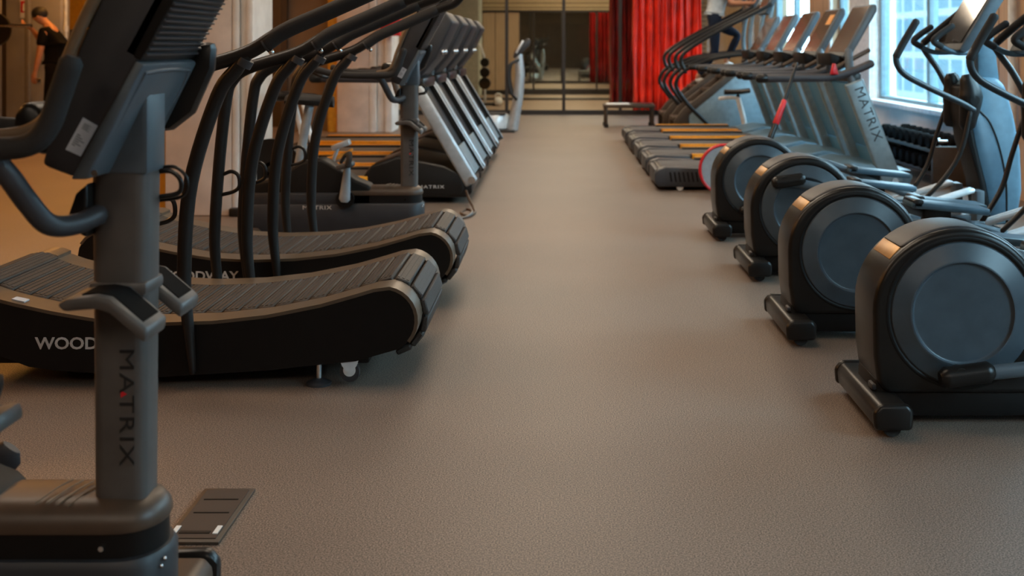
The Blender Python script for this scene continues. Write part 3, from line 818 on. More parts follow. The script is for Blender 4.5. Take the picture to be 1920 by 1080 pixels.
# ------------------------------------------------------------------ ellipticals
def make_elliptical(label, loc, phase):
    t = thing('elliptical_trainer', label, 'elliptical', loc, 'ellipticals on the right')
    cx, cz, R = 0.25, 0.357, 0.264
    a = [(cx + (px_ - cx) * (1.055 if px_ < cx else 1.0), pz_) for px_, pz_ in arc(cx, cz, R, 180, 0, 26)]
    prof = a + [(cx + R, 0.20), (cx + R - 0.03, 0.10), (cx - R + 0.03, 0.10), (cx - R + 0.0, 0.13), (cx - R - 0.012, 0.22)]
    MB().prism(prof, -0.125, 0.125, 0.020, 4, ang=0.5).build('flywheel_housing', BLACK, t, angle=35)
    # top cover band, with slanted end facet
    band = [(cx + (R + 0.006) * math.cos(math.radians(q)), cz + (R + 0.006) * math.sin(math.radians(q))) for q in range(132, 9, -6)]
    inner = [(cx + (R - 0.02) * math.cos(math.radians(q)), cz + (R - 0.02) * math.sin(math.radians(q))) for q in range(12, 131, 6)]
    wid = lambda P_: [(cx + (a_ - cx) * (1.055 if a_ < cx else 1.0), b_) for a_, b_ in P_]
    band, inner = wid(band), wid(inner)
    MB().prism(band + inner, -0.098, 0.098, 0.012, 3, ang=0.5).build('top_cover', CHARCOAL, t, angle=35)
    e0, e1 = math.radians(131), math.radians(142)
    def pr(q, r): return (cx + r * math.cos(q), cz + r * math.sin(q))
    MB().prism(wid([pr(e0, R + 0.005), pr(e1, R + 0.003), pr(e1, R - 0.01), pr(e0, R - 0.01)]), -0.092, 0.092, 0.004, 2).build('glint_facet', GLINT, t)  # gold facet paints in a warm lamp's reflection on the housing
    # rim gap and disc
    for s in (-1, 1):
        MB().lathe([(0.226, 0.0), (0.241, 0.0), (0.241, 0.006), (0.236, 0.008), (0.230, 0.007), (0.226, 0.004)], (cx, 0.120 * s, cz), (0, s, 0), 56).build('disc_seal', BLACKPANEL, t)
        dsc = MB().lathe([(0.2245, 0.0), (0.2245, 0.006), (0.220, 0.010), (0.172, 0.014), (0.168, 0.018), (0.161, 0.018), (0.156, 0.011), (0.153, 0.0095), (0.150, 0.0092), (0.10, 0.009), (0.0, 0.009)], (cx, 0.119 * s, cz), (0, s, 0), 64)
        dsc.build('crank_disc', DISC, t, angle=50)
    MB().box((-0.005, -0.08, 0.118), (0.05, 0.05, 0.02), 0.006).build('latch', CHARCOAL, t)
    # rear stabiliser
    sb = MB().prism([(-0.055, 0.03), (0.05, 0.03), (0.055, 0.085), (0.04, 0.105), (-0.04, 0.105), (-0.06, 0.08)], -0.245, 0.235, 0.014, 3).build('stabilizer', BLACK, t)
    for s in (-1, 1):
        MB().prism([(-0.06, 0.028), (0.055, 0.028), (0.06, 0.088), (0.042, 0.109), (-0.042, 0.109), (-0.065, 0.082)], *sorted((0.225 * s, 0.258 * s)), 0.016, 3).build('end_cap', BLACK, sb)
        MB().lathe([(0.0, -0.012), (0.028, -0.012), (0.030, 0), (0.028, 0.012), (0.0, 0.012)], (0.0, 0.215 * s, 0.03), (0, 1, 0), 20).build('foot_wheel', RUBBER, sb)
    # spine frame
    MB().box((1.05, 0, 0.10), (1.30, 0.10, 0.07), 0.012).build('frame', SLATE, t)
    MB().box((0.30, 0, 0.085), (0.64, 0.22, 0.12), 0.015).build('housing_base', BLACKPANEL, t)
    ffoot = MB().prism([(1.60, 0.028), (1.70, 0.028), (1.70, 0.09), (1.60, 0.09)], -0.28, 0.28, 0.012).build('stabilizer', BLACK, t)
    for s in (-1, 1):
        MB().box((1.65, 0.25 * s, 0.015), (0.08, 0.05, 0.03), 0.004).build('end_cap', RUBBER, ffoot)
    # ramp rails
    for s in (-1, 1):
        rr_ = MB()
        rr_.tube([(0.95, 0.17 * s, 0.125), (1.30, 0.17 * s, 0.235), (1.54, 0.17 * s, 0.31)], 0.017, seg=12)
        rr_.tube([(0.95, 0.215 * s, 0.125), (1.30, 0.215 * s, 0.235), (1.54, 0.215 * s, 0.31)], 0.017, seg=12)
        rr_.build('ramp_rail', SILVERW, t)
        MB().box((1.58, 0.19 * s, 0.20), (0.05, 0.10, 0.22), 0.008).build('ramp_support', SLATE, t)
    # levers with pedals
    for s, ph in ((-1, phase), (1, phase + 180)):
        q = math.radians(ph)
        px, pz = cx + 0.185 * math.cos(q), cz + 0.185 * math.sin(q)
        y = 0.165 * s
        hub = MB().tube([(px - 0.045, y, pz - 0.008), (px + 0.02, y, pz), (px + 0.09, y, pz + 0.01)], 0.033, seg=16)
        hub.cyl((px, 0.12 * s, pz), (px, 0.19 * s, pz), 0.026)
        lv = MB().tube([(px + 0.02, y, pz), (px + 0.45, y, pz * 0.6 + 0.4 * 0.24 + 0.012), (1.28, y, 0.225)], 0.024, seg=12, flat=0.8).build('pedal_lever', SLATE, t)
        hub.build('pivot_sleeve', BLACK, lv)
        kx = 1.02 + 0.10 * math.cos(q)
        pd = MB().box((kx, y + 0.02 * s, 0.36 + 0.02 * math.sin(q)), (0.40, 0.17, 0.035), 0.012, Matrix.Rotation(0.10, 3, 'Y'))
        ped = pd.build('pedal', TOWERD, t)
        MB().box((kx - 0.05, y + 0.02 * s, 0.315 + 0.02 * math.sin(q)), (0.14, 0.07, 0.09), 0.012).build('pedal_bracket', BLACK, ped)
        MB().box((kx - 0.165, y + 0.02 * s, 0.383 + 0.02 * math.sin(q)), (0.06, 0.17, 0.045), 0.012).build('heel_block', BLACK, ped)
    # front tower
    D = 0.13
    tw = [(1.395, 0.93), (1.39, 0.80), (1.42, 0.60), (1.49, 0.35), (1.54, 0.08), (1.72, 0.08), (1.755, 0.30), (1.745, 0.55), (1.70, 0.78), (1.65, 0.95), (1.60, 1.0), (1.45, 1.0)]
    MB().prism([(x + D, z) for x, z in tw], -0.12, 0.12, 0.03, 3, ang=0.4).build('tower_cover', TOWER, t, angle=38)
    rc = [(1.385, 0.94), (1.38, 0.80), (1.41, 0.60), (1.48, 0.35), (1.52, 0.08), (1.565, 0.08), (1.52, 0.35), (1.455, 0.60), (1.43, 0.80), (1.43, 0.96)]
    MB().prism([(x + D, z) for x, z in rc], -0.128, 0.128, 0.012, 2).build('rear_cover', BLACKPANEL, t)
    sd = [(1.43, 0.78), (1.455, 0.60), (1.52, 0.35), (1.565, 0.11), (1.645, 0.11), (1.64, 0.35), (1.60, 0.55), (1.54, 0.70), (1.47, 0.80)]
    for s in (-1, 1):
        MB().prism([(x + D, z) for x, z in sd], *sorted((0.112 * s, 0.126 * s)), 0.004, 2).build('side_panel', TOWERD, t)
        MB().tube([(1.48 + D, 0.121 * s, 0.80), (1.55 + D, 0.121 * s, 0.72), (1.61 + D, 0.121 * s, 0.56), (1.65 + D, 0.121 * s, 0.35), (1.655 + D, 0.121 * s, 0.10)], 0.006, seg=8).build('panel_seam', BLACK, t)
        # swing arm hub
        MB().tube([(1.40 + D, 0.145 * s, 1.0), (1.42 + D, 0.15 * s, 0.88), (1.40 + D, 0.145 * s, 0.70)], [0.045, 0.075, 0.05], seg=14, flat=0.7).cyl((1.43 + D, 0.10 * s, 0.86), (1.43 + D, 0.2 * s, 0.86), 0.03).build('arm_hub', BLACK, t)
    # swing arms
    a1 = [(1.55, -0.205, 0.80), (1.47, -0.22, 0.845), (1.24, -0.25, 0.95), (1.09, -0.27, 1.035), (1.05, -0.275, 1.13), (1.10, -0.27, 1.22), (1.176, -0.27, 1.347)]
    a2 = [(1.567, 0.205, 0.80), (1.54, 0.215, 0.90), (1.47, 0.24, 1.05), (1.40, 0.265, 1.16), (1.39, 0.27, 1.215), (1.50, 0.27, 1.31), (1.66, 0.27, 1.44)]
    for pts, nm in ((a1, 0), (a2, 1)):
        sa = MB().tube(pts, 0.019, seg=12).build('swing_arm', TUBEB, t)
        MB().tube(pts[4:], 0.0235, seg=12).build('grip', RUBBER, sa)
    MB().tube([(1.53, -0.205, 0.80), (1.47, -0.205, 0.55), (1.37, -0.195, 0.38), (1.24, -0.17, 0.235)], 0.014, seg=10).build('link_rod', TUBE, t)
    MB().tube([(1.515, 0.205, 0.80), (1.45, 0.205, 0.60), (1.39, 0.195, 0.42), (1.27, 0.17, 0.235)], 0.014, seg=10).build('link_rod', TUBE, t)
    # fixed handles, mast, console
    for s in (-1, 1):
        fh = MB().tube([(1.630, 0.04 * s, 1.16), (1.550, 0.16 * s, 1.155), (1.440, 0.20 * s, 1.155), (1.355, 0.20 * s, 1.19), (1.305, 0.20 * s, 1.225), (1.340, 0.20 * s, 1.265), (1.420, 0.20 * s, 1.32)], 0.016, seg=10).build('fixed_handle', TOWERD, t)
        MB().tube([(1.355, 0.20 * s, 1.19), (1.305, 0.20 * s, 1.225), (1.340, 0.20 * s, 1.265), (1.420, 0.20 * s, 1.32)], 0.020, seg=10).build('grip', RUBBER, fh)
    MB().prism([(1.630, 0.97), (1.770, 0.97), (1.715, 1.42), (1.630, 1.40)], -0.05, 0.05, 0.015).build('mast', TOWER, t)
    con = MB().prism([(1.445, 1.17), (1.480, 1.15), (1.550, 1.20), (1.750, 1.52), (1.710, 1.56), (1.675, 1.555)], -0.24, 0.24, 0.012, 2).build('console', SLATE, t)
    MB().prism([(1.468, 1.215), (1.660, 1.525), (1.654, 1.529), (1.462, 1.219)], -0.215, 0.215).build('display', SCREEN, con)
    MB().prism([(1.545, 1.340), (1.580, 1.396), (1.575, 1.400), (1.540, 1.344)], -0.05, 0.06).build('lit_label', ORANGE, con)
    return t
GLINT = mat('gold_glint', (0.55, 0.32, 0.13), 0.38, metal=0.5)  # lamp glint painted as a gold tone
TUBEB = mat('blue_black_tube', (0.022, 0.028, 0.034), 0.38)
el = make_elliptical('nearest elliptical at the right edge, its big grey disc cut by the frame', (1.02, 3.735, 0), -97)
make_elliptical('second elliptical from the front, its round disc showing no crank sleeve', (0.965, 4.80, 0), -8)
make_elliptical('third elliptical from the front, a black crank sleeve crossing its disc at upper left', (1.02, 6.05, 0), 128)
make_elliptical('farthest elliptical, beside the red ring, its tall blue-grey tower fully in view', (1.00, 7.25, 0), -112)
# ------------------------------------------------------------------ motorised treadmills
def make_treadmill(label, loc, group, P):
    """P: mast foot and head (x, z), console, rails, colours"""
    t = thing('treadmill', label, 'treadmill', loc, group)
    Ld = P['deck']
    hw = 0.42
    # deck body
    MB().prism([(0.05, 0.045), (Ld - 0.05, 0.045), (Ld, 0.08), (Ld, 0.17), (0.05, 0.175)], -hw + 0.02, hw - 0.02, 0.01).build('deck', BLACK, t)
    # rear end cap with vents
    cap = MB()
    for s in (-1, 1):
        cap.prism([(0.0, 0.07), (0.03, 0.03), (0.42, 0.03), (0.42, 0.185), (0.09, 0.195), (0.03, 0.175), (0.0, 0.14)], *sorted((hw * s, (hw - 0.13) * s)), 0.014, 2)
    cap.box((0.06, 0, 0.10), (0.10, 2 * (hw - 0.12), 0.13), 0.02)
    ec = cap.build('end_cap', CHARCOAL, t)
    for s in (-1, 1):
        v = MB()
        for k in range(8):
            x = 0.12 + 0.036 * k
            v.prism([(x + 0.012, 0.075), (x + 0.026, 0.075), (x + 0.012, 0.155), (x - 0.002, 0.155)], *sorted((hw * s + 0.0025 * s, hw * s - 0.003 * s)))
        v.build('vent_slots', BLACKPANEL, ec)
        MB().lathe([(0.0, -0.016), (0.03, -0.016), (0.032, 0), (0.03, 0.016), (0.0, 0.016)], (0.21, (hw - 0.03) * s, 0.032), (0, 1, 0), 18).build('wheel', WHITE, ec)
    # belt
    b = MB().prism([(0.07, 0.165), (P['hood'][0] + 0.05, 0.165), (P['hood'][0] + 0.05, 0.185), (0.09, 0.185), (0.07, 0.178)], -0.27, 0.27, 0.003)
    b.build('running_belt', BELT, t)
    # foot rails
    for s in (-1, 1):
        ys = sorted((0.285 * s, hw * s))
        MB().prism([(0.42, 0.17), (P['yel'][0], 0.17), (P['yel'][0], 0.20), (0.42, 0.20)], ys[0], ys[1], 0.004).build('foot_rail', BLACK, t)
        MB().prism([(P['yel'][0], 0.17), (P['yel'][1], 0.17), (P['yel'][1], 0.20), (P['yel'][0], 0.20)], *sorted((0.285 * s, (hw - 0.045) * s)), 0.004).build('foot_rail', BLACK, t)
        MB().prism([(P['yel'][0], 0.160), (P['yel'][1], 0.160), (P['yel'][1], 0.206), (P['yel'][0], 0.206)], *sorted(((hw - 0.045) * s, (hw + 0.003) * s)), 0.004).build('foot_pad', YELLOW, t)
    # motor hood
    h0, h1 = P['hood']
    hz = P['hoodz']
    hood = MB().prism([(h0, 0.17), (h0 + 0.08, hz * 0.80), (h0 + 0.28, hz), (h1 - 0.16, hz * 0.80), (h1 - 0.02, hz * 0.62), (h1, 0.11), (h1 - 0.03, 0.05), (h0, 0.05)], -hw + 0.015, hw - 0.015, 0.022, 3)
    hd = hood.build('motor_hood', P['hoodm'], t)
    if P.get('hoodtext'):
        lettering('logo_lettering', 'MATRIX', 0.036, (h1 - 0.36, -hw + 0.0135, 0.115), (1, 0, 0), (0, 0, 1), LETTER, hd, stretch=1.4, spacing=1.15)
    # masts
    (fx, fz), (tx, tz) = P['mast']
    wd = P['mw']
    dv = Vector((tx - fx, 0, tz - fz)); L = dv.length; dv.normalize()
    nv = Vector((-dv.z, 0, dv.x))
    for s in (-1, 1):
        y = (hw - 0.04) * s
        pts = []
        for q, k in ((-0.06, 1.05), (L, 0.95)):
            c = Vector((fx, 0, fz)) + dv * q
            pts.append((c - nv * wd * 0.5 * k, c + nv * wd * 0.5 * k))
        pr = [(pts[0][0].x, pts[0][0].z), (pts[1][0].x, pts[1][0].z), (pts[1][1].x, pts[1][1].z), (pts[0][1].x, pts[0][1].z)]
        ms = MB().prism(pr, y - 0.04, y + 0.04, 0.018, 3).build('mast', P['mastm'], t)
        if P.get('masttext') and s == -1:
            o = Vector((fx, y - 0.0408, fz)) + dv * (L * 0.94) + nv * 0.022
            lettering('logo_lettering', 'MATRIX', 0.112, tuple(o), tuple(-dv), tuple(-nv) if P['mtdir'] < 0 else tuple(nv), INK, ms, stretch=1.08, spacing=1.12)
        MB().cyl((fx + 0.03, y - 0.055, fz - 0.02), (fx + 0.03, y + 0.055, fz - 0.02), 0.028, seg=14).build('mast_pivot', CHROME, ms)
    if P.get('liner'):
        for s in (-1, 1):
            yy = (hw - 0.04) * s - 0.043 * s
            MB().prism(pr, *sorted((yy, yy - 0.012 * s)), 0.003).build('mast_liner', BLACKPANEL, t)
    # panel between the masts: dark above, pale below
    def bar(q0, q1, off, th, y0, y1, m_, name):
        a = Vector((fx, 0, fz)) + dv * q0; c = Vector((fx, 0, fz)) + dv * q1
        pp = [a - nv * (off + th), c - nv * (off + th), c - nv * off, a - nv * off]
        return MB().prism([(p.x, p.z) for p in pp], y0, y1, 0.004).build(name, m_, t)
    bar(L * 0.30, L * 0.98, -0.02, 0.03, -hw + 0.09, hw - 0.09, P['panelm'], 'mast_panel')
    bar(-0.02, L * 0.29, -0.02, 0.05, -hw + 0.09, hw - 0.09, P['lowm'], 'lower_panel')
    # console
    (cx0, cz0), (cx1, cz1) = P['con']
    d2 = Vector((cx1 - cx0, 0, cz1 - cz0)); L2 = d2.length; d2.normalize(); n2 = Vector((d2.z, 0, -d2.x))
    def cp(s_, h): p = Vector((cx0, 0, cz0)) + d2 * s_ + n2 * h; return (p.x, p.z)
    con = MB().prism([cp(0, 0), cp(L2, 0), cp(L2 + 0.02, 0.04), cp(L2 - 0.03, P['cth']), cp(L2 * 0.4, P['cth'] * 0.95), cp(0, 0.06)], -0.30, 0.30, 0.018, 3).build('console', P['conm'], t)
    MB().prism([cp(0.05, -0.004), cp(L2 - 0.02, -0.004), cp(L2 - 0.02, 0.003), cp(0.05, 0.003)], -0.275, 0.275).build('display', P['scr'], con)
    if P.get('glints'):
        for yy in (-0.12, 0.12):
            q = cp(L2 * 0.5, P['cth'])
            MB().ball((q[0], yy, q[1]), 0.022, 10).build('glint_ball', CHROME, con)  # balls added as pale reflections glinting on the console back
    # tray and joint under the console
    MB().prism([cp(-0.10, -0.04), cp(-0.01, -0.10), cp(0.02, 0.04), cp(-0.06, 0.06)], -0.24, 0.24, 0.015, 2).build('console_tray', BLACKPANEL, t)
    MB().box((tx + 0.02, 0, tz + 0.03), (0.09, 2 * hw - 0.06, 0.08), 0.015).build('cross_beam', BLACK if P.get('darkbeam') else P['conm'], t)
    jn = Vector((cx0 + 0.03, 0, cz0 + 0.02))
    for s in (-1, 1):
        MB().tube([(tx, (hw - 0.05) * s, tz - 0.02), ((tx + jn.x) / 2, (hw - 0.08) * s, (tz + jn.z) / 2), (jn.x + 0.03, 0.27 * s, jn.z + 0.04)], 0.035, seg=10).build('console_arm', P['conm'], t)
    # hand rails
    for s in (-1, 1):
        y = (hw - 0.045) * s
        pts = [(p[0], y, p[1]) for p in P['rail']]
        hr = MB().tube(pts, 0.034, seg=12, flat=0.8).build('handrail', RAILM, t)
        MB().tube([(pts[0][0] - 0.02, y, pts[0][2]), (pts[0][0] + 0.05, y, pts[0][2])], 0.037, seg=12, smooth=False, flat=0.85).build('rail_cap', BLACK, hr)
        gp_ = P['gripbar']
        MB().tube([(gp_[0][0], (hw - 0.13) * s, gp_[0][1]), (gp_[1][0], (hw - 0.13) * s, gp_[1][1])], 0.02, seg=10, smooth=False).build('grip_bar', BRONZE, t)
    return t
RAILM = mat('rail_vinyl', (0.040, 0.036, 0.040), 0.45)
TANREFL = mat('display_room_reflection', (0.16, 0.10, 0.065), 0.16, coat=0.4)  # brown paints in the tan room reflection on the screens
SKYREFL = mat('sky_reflection_panel', (0.075, 0.25, 0.40), 0.42, var=0.03)  # blue paints in the window light reflected between the masts
PR = dict(deck=2.12, yel=(0.43, 1.34), hood=(1.36, 2.14), hoodz=0.235, hoodm=TOWER, mast=((1.95, 0.10), (1.645, 0.90)), mw=0.165, mastm=SILVERB, masttext=True, mtdir=-1,
          panelm=SKYREFL, lowm=SKYREFL, con=((1.575, 1.10), (1.82, 1.545)), cth=0.07, conm=SLATE, scr=TANREFL, darkbeam=True,
          rail=[(0.88, 0.925), (1.20, 0.93), (1.45, 0.935), (1.64, 0.985), (1.80, 1.05)], gripbar=((1.50, 1.0), (1.80, 1.16)))
PL = dict(deck=2.15, yel=(0.25, 1.36), hood=(1.30, 2.10), hoodz=0.36, hoodm=BLACK, hoodtext=True, mast=((2.12, 0.20), (1.72, 0.88)), mw=0.10, mastm=SILVER,
          panelm=BLACKPANEL, lowm=SILVERB, con=((1.66, 0.94), (1.89, 1.46)), cth=0.13, conm=SHELL, scr=SCREEN, glints=True, liner=True, darkbeam=True,
          rail=[(0.95, 0.95), (1.25, 0.95), (1.50, 0.95), (1.64, 0.98), (1.74, 1.05)], gripbar=((1.45, 1.0), (1.68, 1.10)))
LR = ['nearest treadmill on the right with dark letters down its silver mast',
      'right hand treadmill second from the front, next to the lettered silver mast',
      'right hand treadmill third from the front, midway along its row',
      'right hand treadmill fourth from the front, one before the end of its row',
      'farthest right hand treadmill, beside the stair climbers']
tr = None
for i in range(5):
    loc = (0.79, 9.87 + 1.045 * i, 0)
    tr = make_treadmill(LR[0], loc, 'treadmills on the right', PR) if i == 0 else dup(tr0, loc, LR[i])
    if i == 0: tr0 = tr
    if i == 1:
        MB().prism([(1.735, 1.392), (1.786, 1.485), (1.781, 1.488), (1.730, 1.395)], -0.24, -0.05).build('orange_sticker', ORANGE, tr)
# red safety key hanging at the nearest one only
MB().prism([(1.445, 0.96), (1.51, 0.96), (1.488, 1.05), (1.466, 1.05)], -0.44, -0.40, 0.006).build('safety_key', RED, tr0)
LL = ['nearest treadmill on the left, its dark hood right behind the exercise bike',
      'left hand treadmill second from the front, behind the hood with pale letters',
      'left hand treadmill third from the front, midway along its row',
      'farthest left hand treadmill, nearest the vibration plate']
for i, y in enumerate((9.10, 10.10, 11.14, 12.32)):
    loc = (-2.81, y, 0)
    if i == 0: tl0 = make_treadmill(LL[0], loc, 'treadmills on the left', PL)
    else: dup(tl0, loc, LL[i])

# ------------------------------------------------------------------ stair climbers
def make_climber(label, loc):
    t = thing('stair_climber', label, 'stair climber', loc, 'stair climbers')
    # side panels: pale lower panel, dark stringer
    for s in (-1, 1):
        ys = sorted((0.36 * s, 0.31 * s))
        MB().prism([(0.10, 0.05), (0.10, 0.28), (0.20, 0.43), (0.72, 0.80), (1.30, 0.86), (1.30, 0.05)], ys[0], ys[1], 0.012).build('side_panel', PALEBLUE, t)
        MB().prism([(-0.10, 0.04), (-0.10, 0.20), (0.02, 0.36), (0.66, 0.86), (0.80, 0.86), (0.10, 0.28), (0.06, 0.04)], *sorted((0.37 * s, 0.29 * s)), 0.012).build('stringer', BRONZED, t)
    for k in range(4):
        MB().box((0.02 + 0.21 * k, 0, 0.22 + 0.19 * k), (0.25, 0.56, 0.05), 0.008).build('step', BRONZED, t)
        MB().box((0.11 + 0.21 * k, 0, 0.14 + 0.19 * k), (0.02, 0.56, 0.18), 0.004).build('riser', BLACK, t)
    MB().prism([(0.80, 0.05), (0.80, 0.80), (1.30, 0.82), (1.34, 0.4), (1.34, 0.05)], -0.30, 0.30, 0.02).build('drive_housing', SHELL, t)
    MB().tube([(1.20, -0.28, 0.80), (1.15, -0.28, 1.3), (1.22, -0.26, 1.75)], 0.03, seg=10).tube([(1.20, 0.28, 0.80), (1.15, 0.28, 1.3), (1.22, 0.26, 1.75)], 0.03, seg=10).build('mast', SILVERB, t)
    con = MB().box((1.24, 0, 1.82), (0.07, 0.60, 0.46), 0.02, Matrix.Rotation(0.45, 3, 'Y')).build('console', SLATE, t)
    MB().box((1.20, 0, 1.84), (0.012, 0.52, 0.36), 0.0, Matrix.Rotation(0.45, 3, 'Y')).build('display', TANREFL, con)
    for s in (-1, 1):
        y = 0.37 * s
        MB().tube([(0.43, y, 0.05), (0.30, y, 0.20), (0.10, y, 0.40), (-0.06, y, 0.62), (-0.065, y, 0.74), (0.03, y, 0.86), (0.22, y, 0.95), (0.50, y, 1.04), (1.16, y, 1.12)], 0.026, seg=12).build('handrail', TUBE, t)
        MB().tube([(0.05, y, 0.84), (0.0, y, 0.95), (-0.005, y, 1.04), (0.07, y, 1.13), (0.28, y, 1.27), (0.55, y, 1.42), (0.85, y, 1.57), (1.18, y, 1.74)], 0.026, seg=12).build('upper_rail', TUBE, t)
        MB().box((-0.05, 0.33 * s, 0.02), (0.10, 0.08, 0.04), 0.008).build('foot', RUBBER, t)
        MB().box((1.25, 0.30 * s, 0.025), (0.10, 0.08, 0.05), 0.008).build('foot', RUBBER, t)
    return t
PALEBLUE = mat('pale_blue_panel', (0.24, 0.36, 0.43), 0.4)
BRONZED = mat('dark_bronze_plastic', (0.060, 0.040, 0.026), 0.5)
sc0 = make_climber('nearest stair climber, with the pale blue side panel facing the camera', (1.62, 15.5, 0))
dup(sc0, (1.57, 16.65, 0), 'farther stair climber, the one the person is climbing')

# ------------------------------------------------------------------ low bench in front of the climbers
t = thing('low_bench', 'low black metal bench rail with two white strips by the stair climbers', 'bench', (1.03, 16.95, 0))
MB().box((0, -0.22, 0.31), (0.74, 0.06, 0.05), 0.008).box((0, 0.22, 0.31), (0.74, 0.06, 0.05), 0.008).box((-0.35, 0, 0.31), (0.05, 0.44, 0.05), 0.008).box((0.35, 0, 0.31), (0.05, 0.44, 0.05), 0.008).build('frame', BRONZED, t)
for y in (-0.1, 0.1):
    MB().box((-0.16, y, 0.335), (0.34, 0.11, 0.016), 0.004).build('white_strip', WHITE, t)
MB().box((0.19, 0, 0.33), (0.30, 0.38, 0.03), 0.01).build('pad', BLACK, t)
for x in (-0.34, 0.34):
    for y in (-0.2, 0.2):
        lg = MB().tube([(x, y, 0.30), (x, y, 0.05)], 0.022, seg=10, smooth=False).build('leg', BRONZED, t)
        MB().cyl((x, y, 0.0), (x, y, 0.05), 0.034, seg=14).build('foot', RUBBER, lg)

# ------------------------------------------------------------------ red curtains
def curtain(name, label, x0, x1, y, z0, z1, amp, waves, m_):
    bm = MB()
    n = 220
    rows = 10
    ring_a = []
    V = []
    rnd = random.Random(hash(waves) % 1000)
    ph = [rnd.uniform(0, 6.28) for _ in range(4)]
    for j in range(rows + 1):
        z = z0 + (z1 - z0) * j / rows
        row = []
        for i in range(n + 1):
            u = i / n
            x = x0 + (x1 - x0) * u
            f = math.sin(u * waves * 2 * PI + ph[0]) + 0.45 * math.sin(u * waves * 4.37 * PI + ph[1] + 0.4 * math.sin(j * 0.7)) + 0.3 * math.sin(u * 9 + ph[2])
            row.append(bm.bm.verts.new((x + 0.01 * math.sin(j + u * 30), y + amp * f * (1.1 - 0.25 * j / rows), z)))
        V.append(row)
    for j in range(rows):
        for i in range(n):
            bm.bm.faces.new((V[j][i], V[j][i + 1], V[j + 1][i + 1], V[j + 1][i]))
    o = bm.build(name, m_, smooth=True, angle=180)
    sm = o.modifiers.new('thickness', 'SOLIDIFY'); sm.thickness = 0.006
    rod = MB().cyl((x0 - 0.05, y, z1 + 0.02), (x1 + 0.05, y, z1 + 0.02), 0.016, seg=12).build('curtain_rod', FRAMEB, o)
    return tag(o, label, 'curtain', 'red curtains')
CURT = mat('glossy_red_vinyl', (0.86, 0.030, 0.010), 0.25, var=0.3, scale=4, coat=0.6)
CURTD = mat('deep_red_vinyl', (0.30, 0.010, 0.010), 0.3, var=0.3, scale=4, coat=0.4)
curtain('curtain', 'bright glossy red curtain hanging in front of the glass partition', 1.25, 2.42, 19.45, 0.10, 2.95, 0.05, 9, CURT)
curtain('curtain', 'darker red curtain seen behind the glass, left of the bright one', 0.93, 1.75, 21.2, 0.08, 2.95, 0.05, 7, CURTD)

# ------------------------------------------------------------------ vibration plate
t = thing('vibration_plate', 'silver vibration plate machine with curved column before the glass wall', 'vibration plate', (-0.86, 16.05, 0))
rings = []
for z, r in ((0.03, 0.19), (0.05, 0.215), (0.20, 0.225), (0.235, 0.205), (0.238, 0.10)):
    rings.append([(-0.05 + 1.0 * r * math.cos(2 * PI * j / 28), 1.25 * r * math.sin(2 * PI * j / 28), z) for j in range(28)])
base_ = MB().loft(rings).build('base_drum', SILVERW, t)
MB().box((0.0, 0, 0.015), (0.50, 0.62, 0.03), 0.01).build('floor_frame', BLACK, t)
MB().box((-0.05, 0, 0.245), (0.34, 0.48, 0.016), 0.006).build('platform_mat', RUBBER, base_)
col_ = MB()
rings = []
for (x, z, hx, hy) in ((0.205, 0.02, 0.085, 0.17), (0.245, 0.22, 0.075, 0.16), (0.295, 0.50, 0.07, 0.15), (0.315, 0.80, 0.066, 0.14), (0.30, 1.0, 0.06, 0.13), (0.30, 1.08, 0.05, 0.12)):
    ring = []
    for j in range(20):
        a = 2 * PI * j / 20
        ca, sa = math.cos(a), math.sin(a)
        ring.append((x + hx * math.copysign(abs(ca) ** 0.6, ca), hy * math.copysign(abs(sa) ** 0.6, sa), z))
    rings.append(ring)
col_.loft(rings).build('column', SILVER, t)
MB().tube([(0.30, -0.14, 1.00), (0.24, -0.19, 0.97), (0.18, -0.24, 0.92), (0.16, -0.26, 0.75), (0.20, -0.24, 0.55), (0.27, -0.16, 0.45)], 0.02, seg=10).build('handle', RUBBER, t)
MB().tube([(0.30, 0.14, 1.00), (0.24, 0.19, 0.97), (0.18, 0.24, 0.92), (0.16, 0.26, 0.75), (0.20, 0.24, 0.55), (0.27, 0.16, 0.45)], 0.02, seg=10).build('handle', RUBBER, t)
hd = MB().prism([(0.22, 1.03), (0.26, 1.02), (0.45, 1.20), (0.46, 1.28), (0.42, 1.30), (0.24, 1.10)], -0.13, 0.13, 0.015, 2).build('console', CHARCOAL, t)
MB().prism([(0.242, 1.105), (0.405, 1.288), (0.40, 1.292), (0.238, 1.11)], -0.10, 0.10).build('display', SCREEN, hd)
MB().tube([(0.27, -0.13, 1.10), (0.36, -0.13, 1.26)], 0.016, seg=8, smooth=False).build('silver_trim', SILVERW, hd)

# a weight tree beyond the glass
t = thing('weight_tree', 'dark plate tree with hooked top standing beyond the glass partition', 'weight tree', (-1.53, 23.0, 0))
MB().tube([(-0.12, 0, 1.22), (-0.05, 0, 1.20), (0.0, 0, 1.05), (0.03, 0, 0.9), (0.05, 0, 0.05)], 0.022, seg=10).build('post', SILVERW, t)
MB().box((0.04, 0, 0.025), (0.5, 0.4, 0.05), 0.01).build('base', BLACK, t)
for z, r in ((0.86, 0.09), (0.66, 0.10), (0.44, 0.12)):
    MB().lathe([(0.0, -0.03), (r, -0.03), (r, 0.03), (0.0, 0.03)], (0.05, -0.08, z), (0.15, 1, 0.1), 22).build('plate', BLACK, t)
t = thing('kettlebell', 'small white kettlebell on the floor by the plate tree', 'kettlebell', (-1.20, 22.7, 0))
MB().ball((0, 0, 0.09), 0.09, 16).build('body', WHITE, t)
MB().tube([(-0.06, 0, 0.15), (-0.06, 0, 0.22), (0.0, 0, 0.245), (0.06, 0, 0.22), (0.06, 0, 0.15)], 0.014, seg=8).build('handle', WHITE, t)

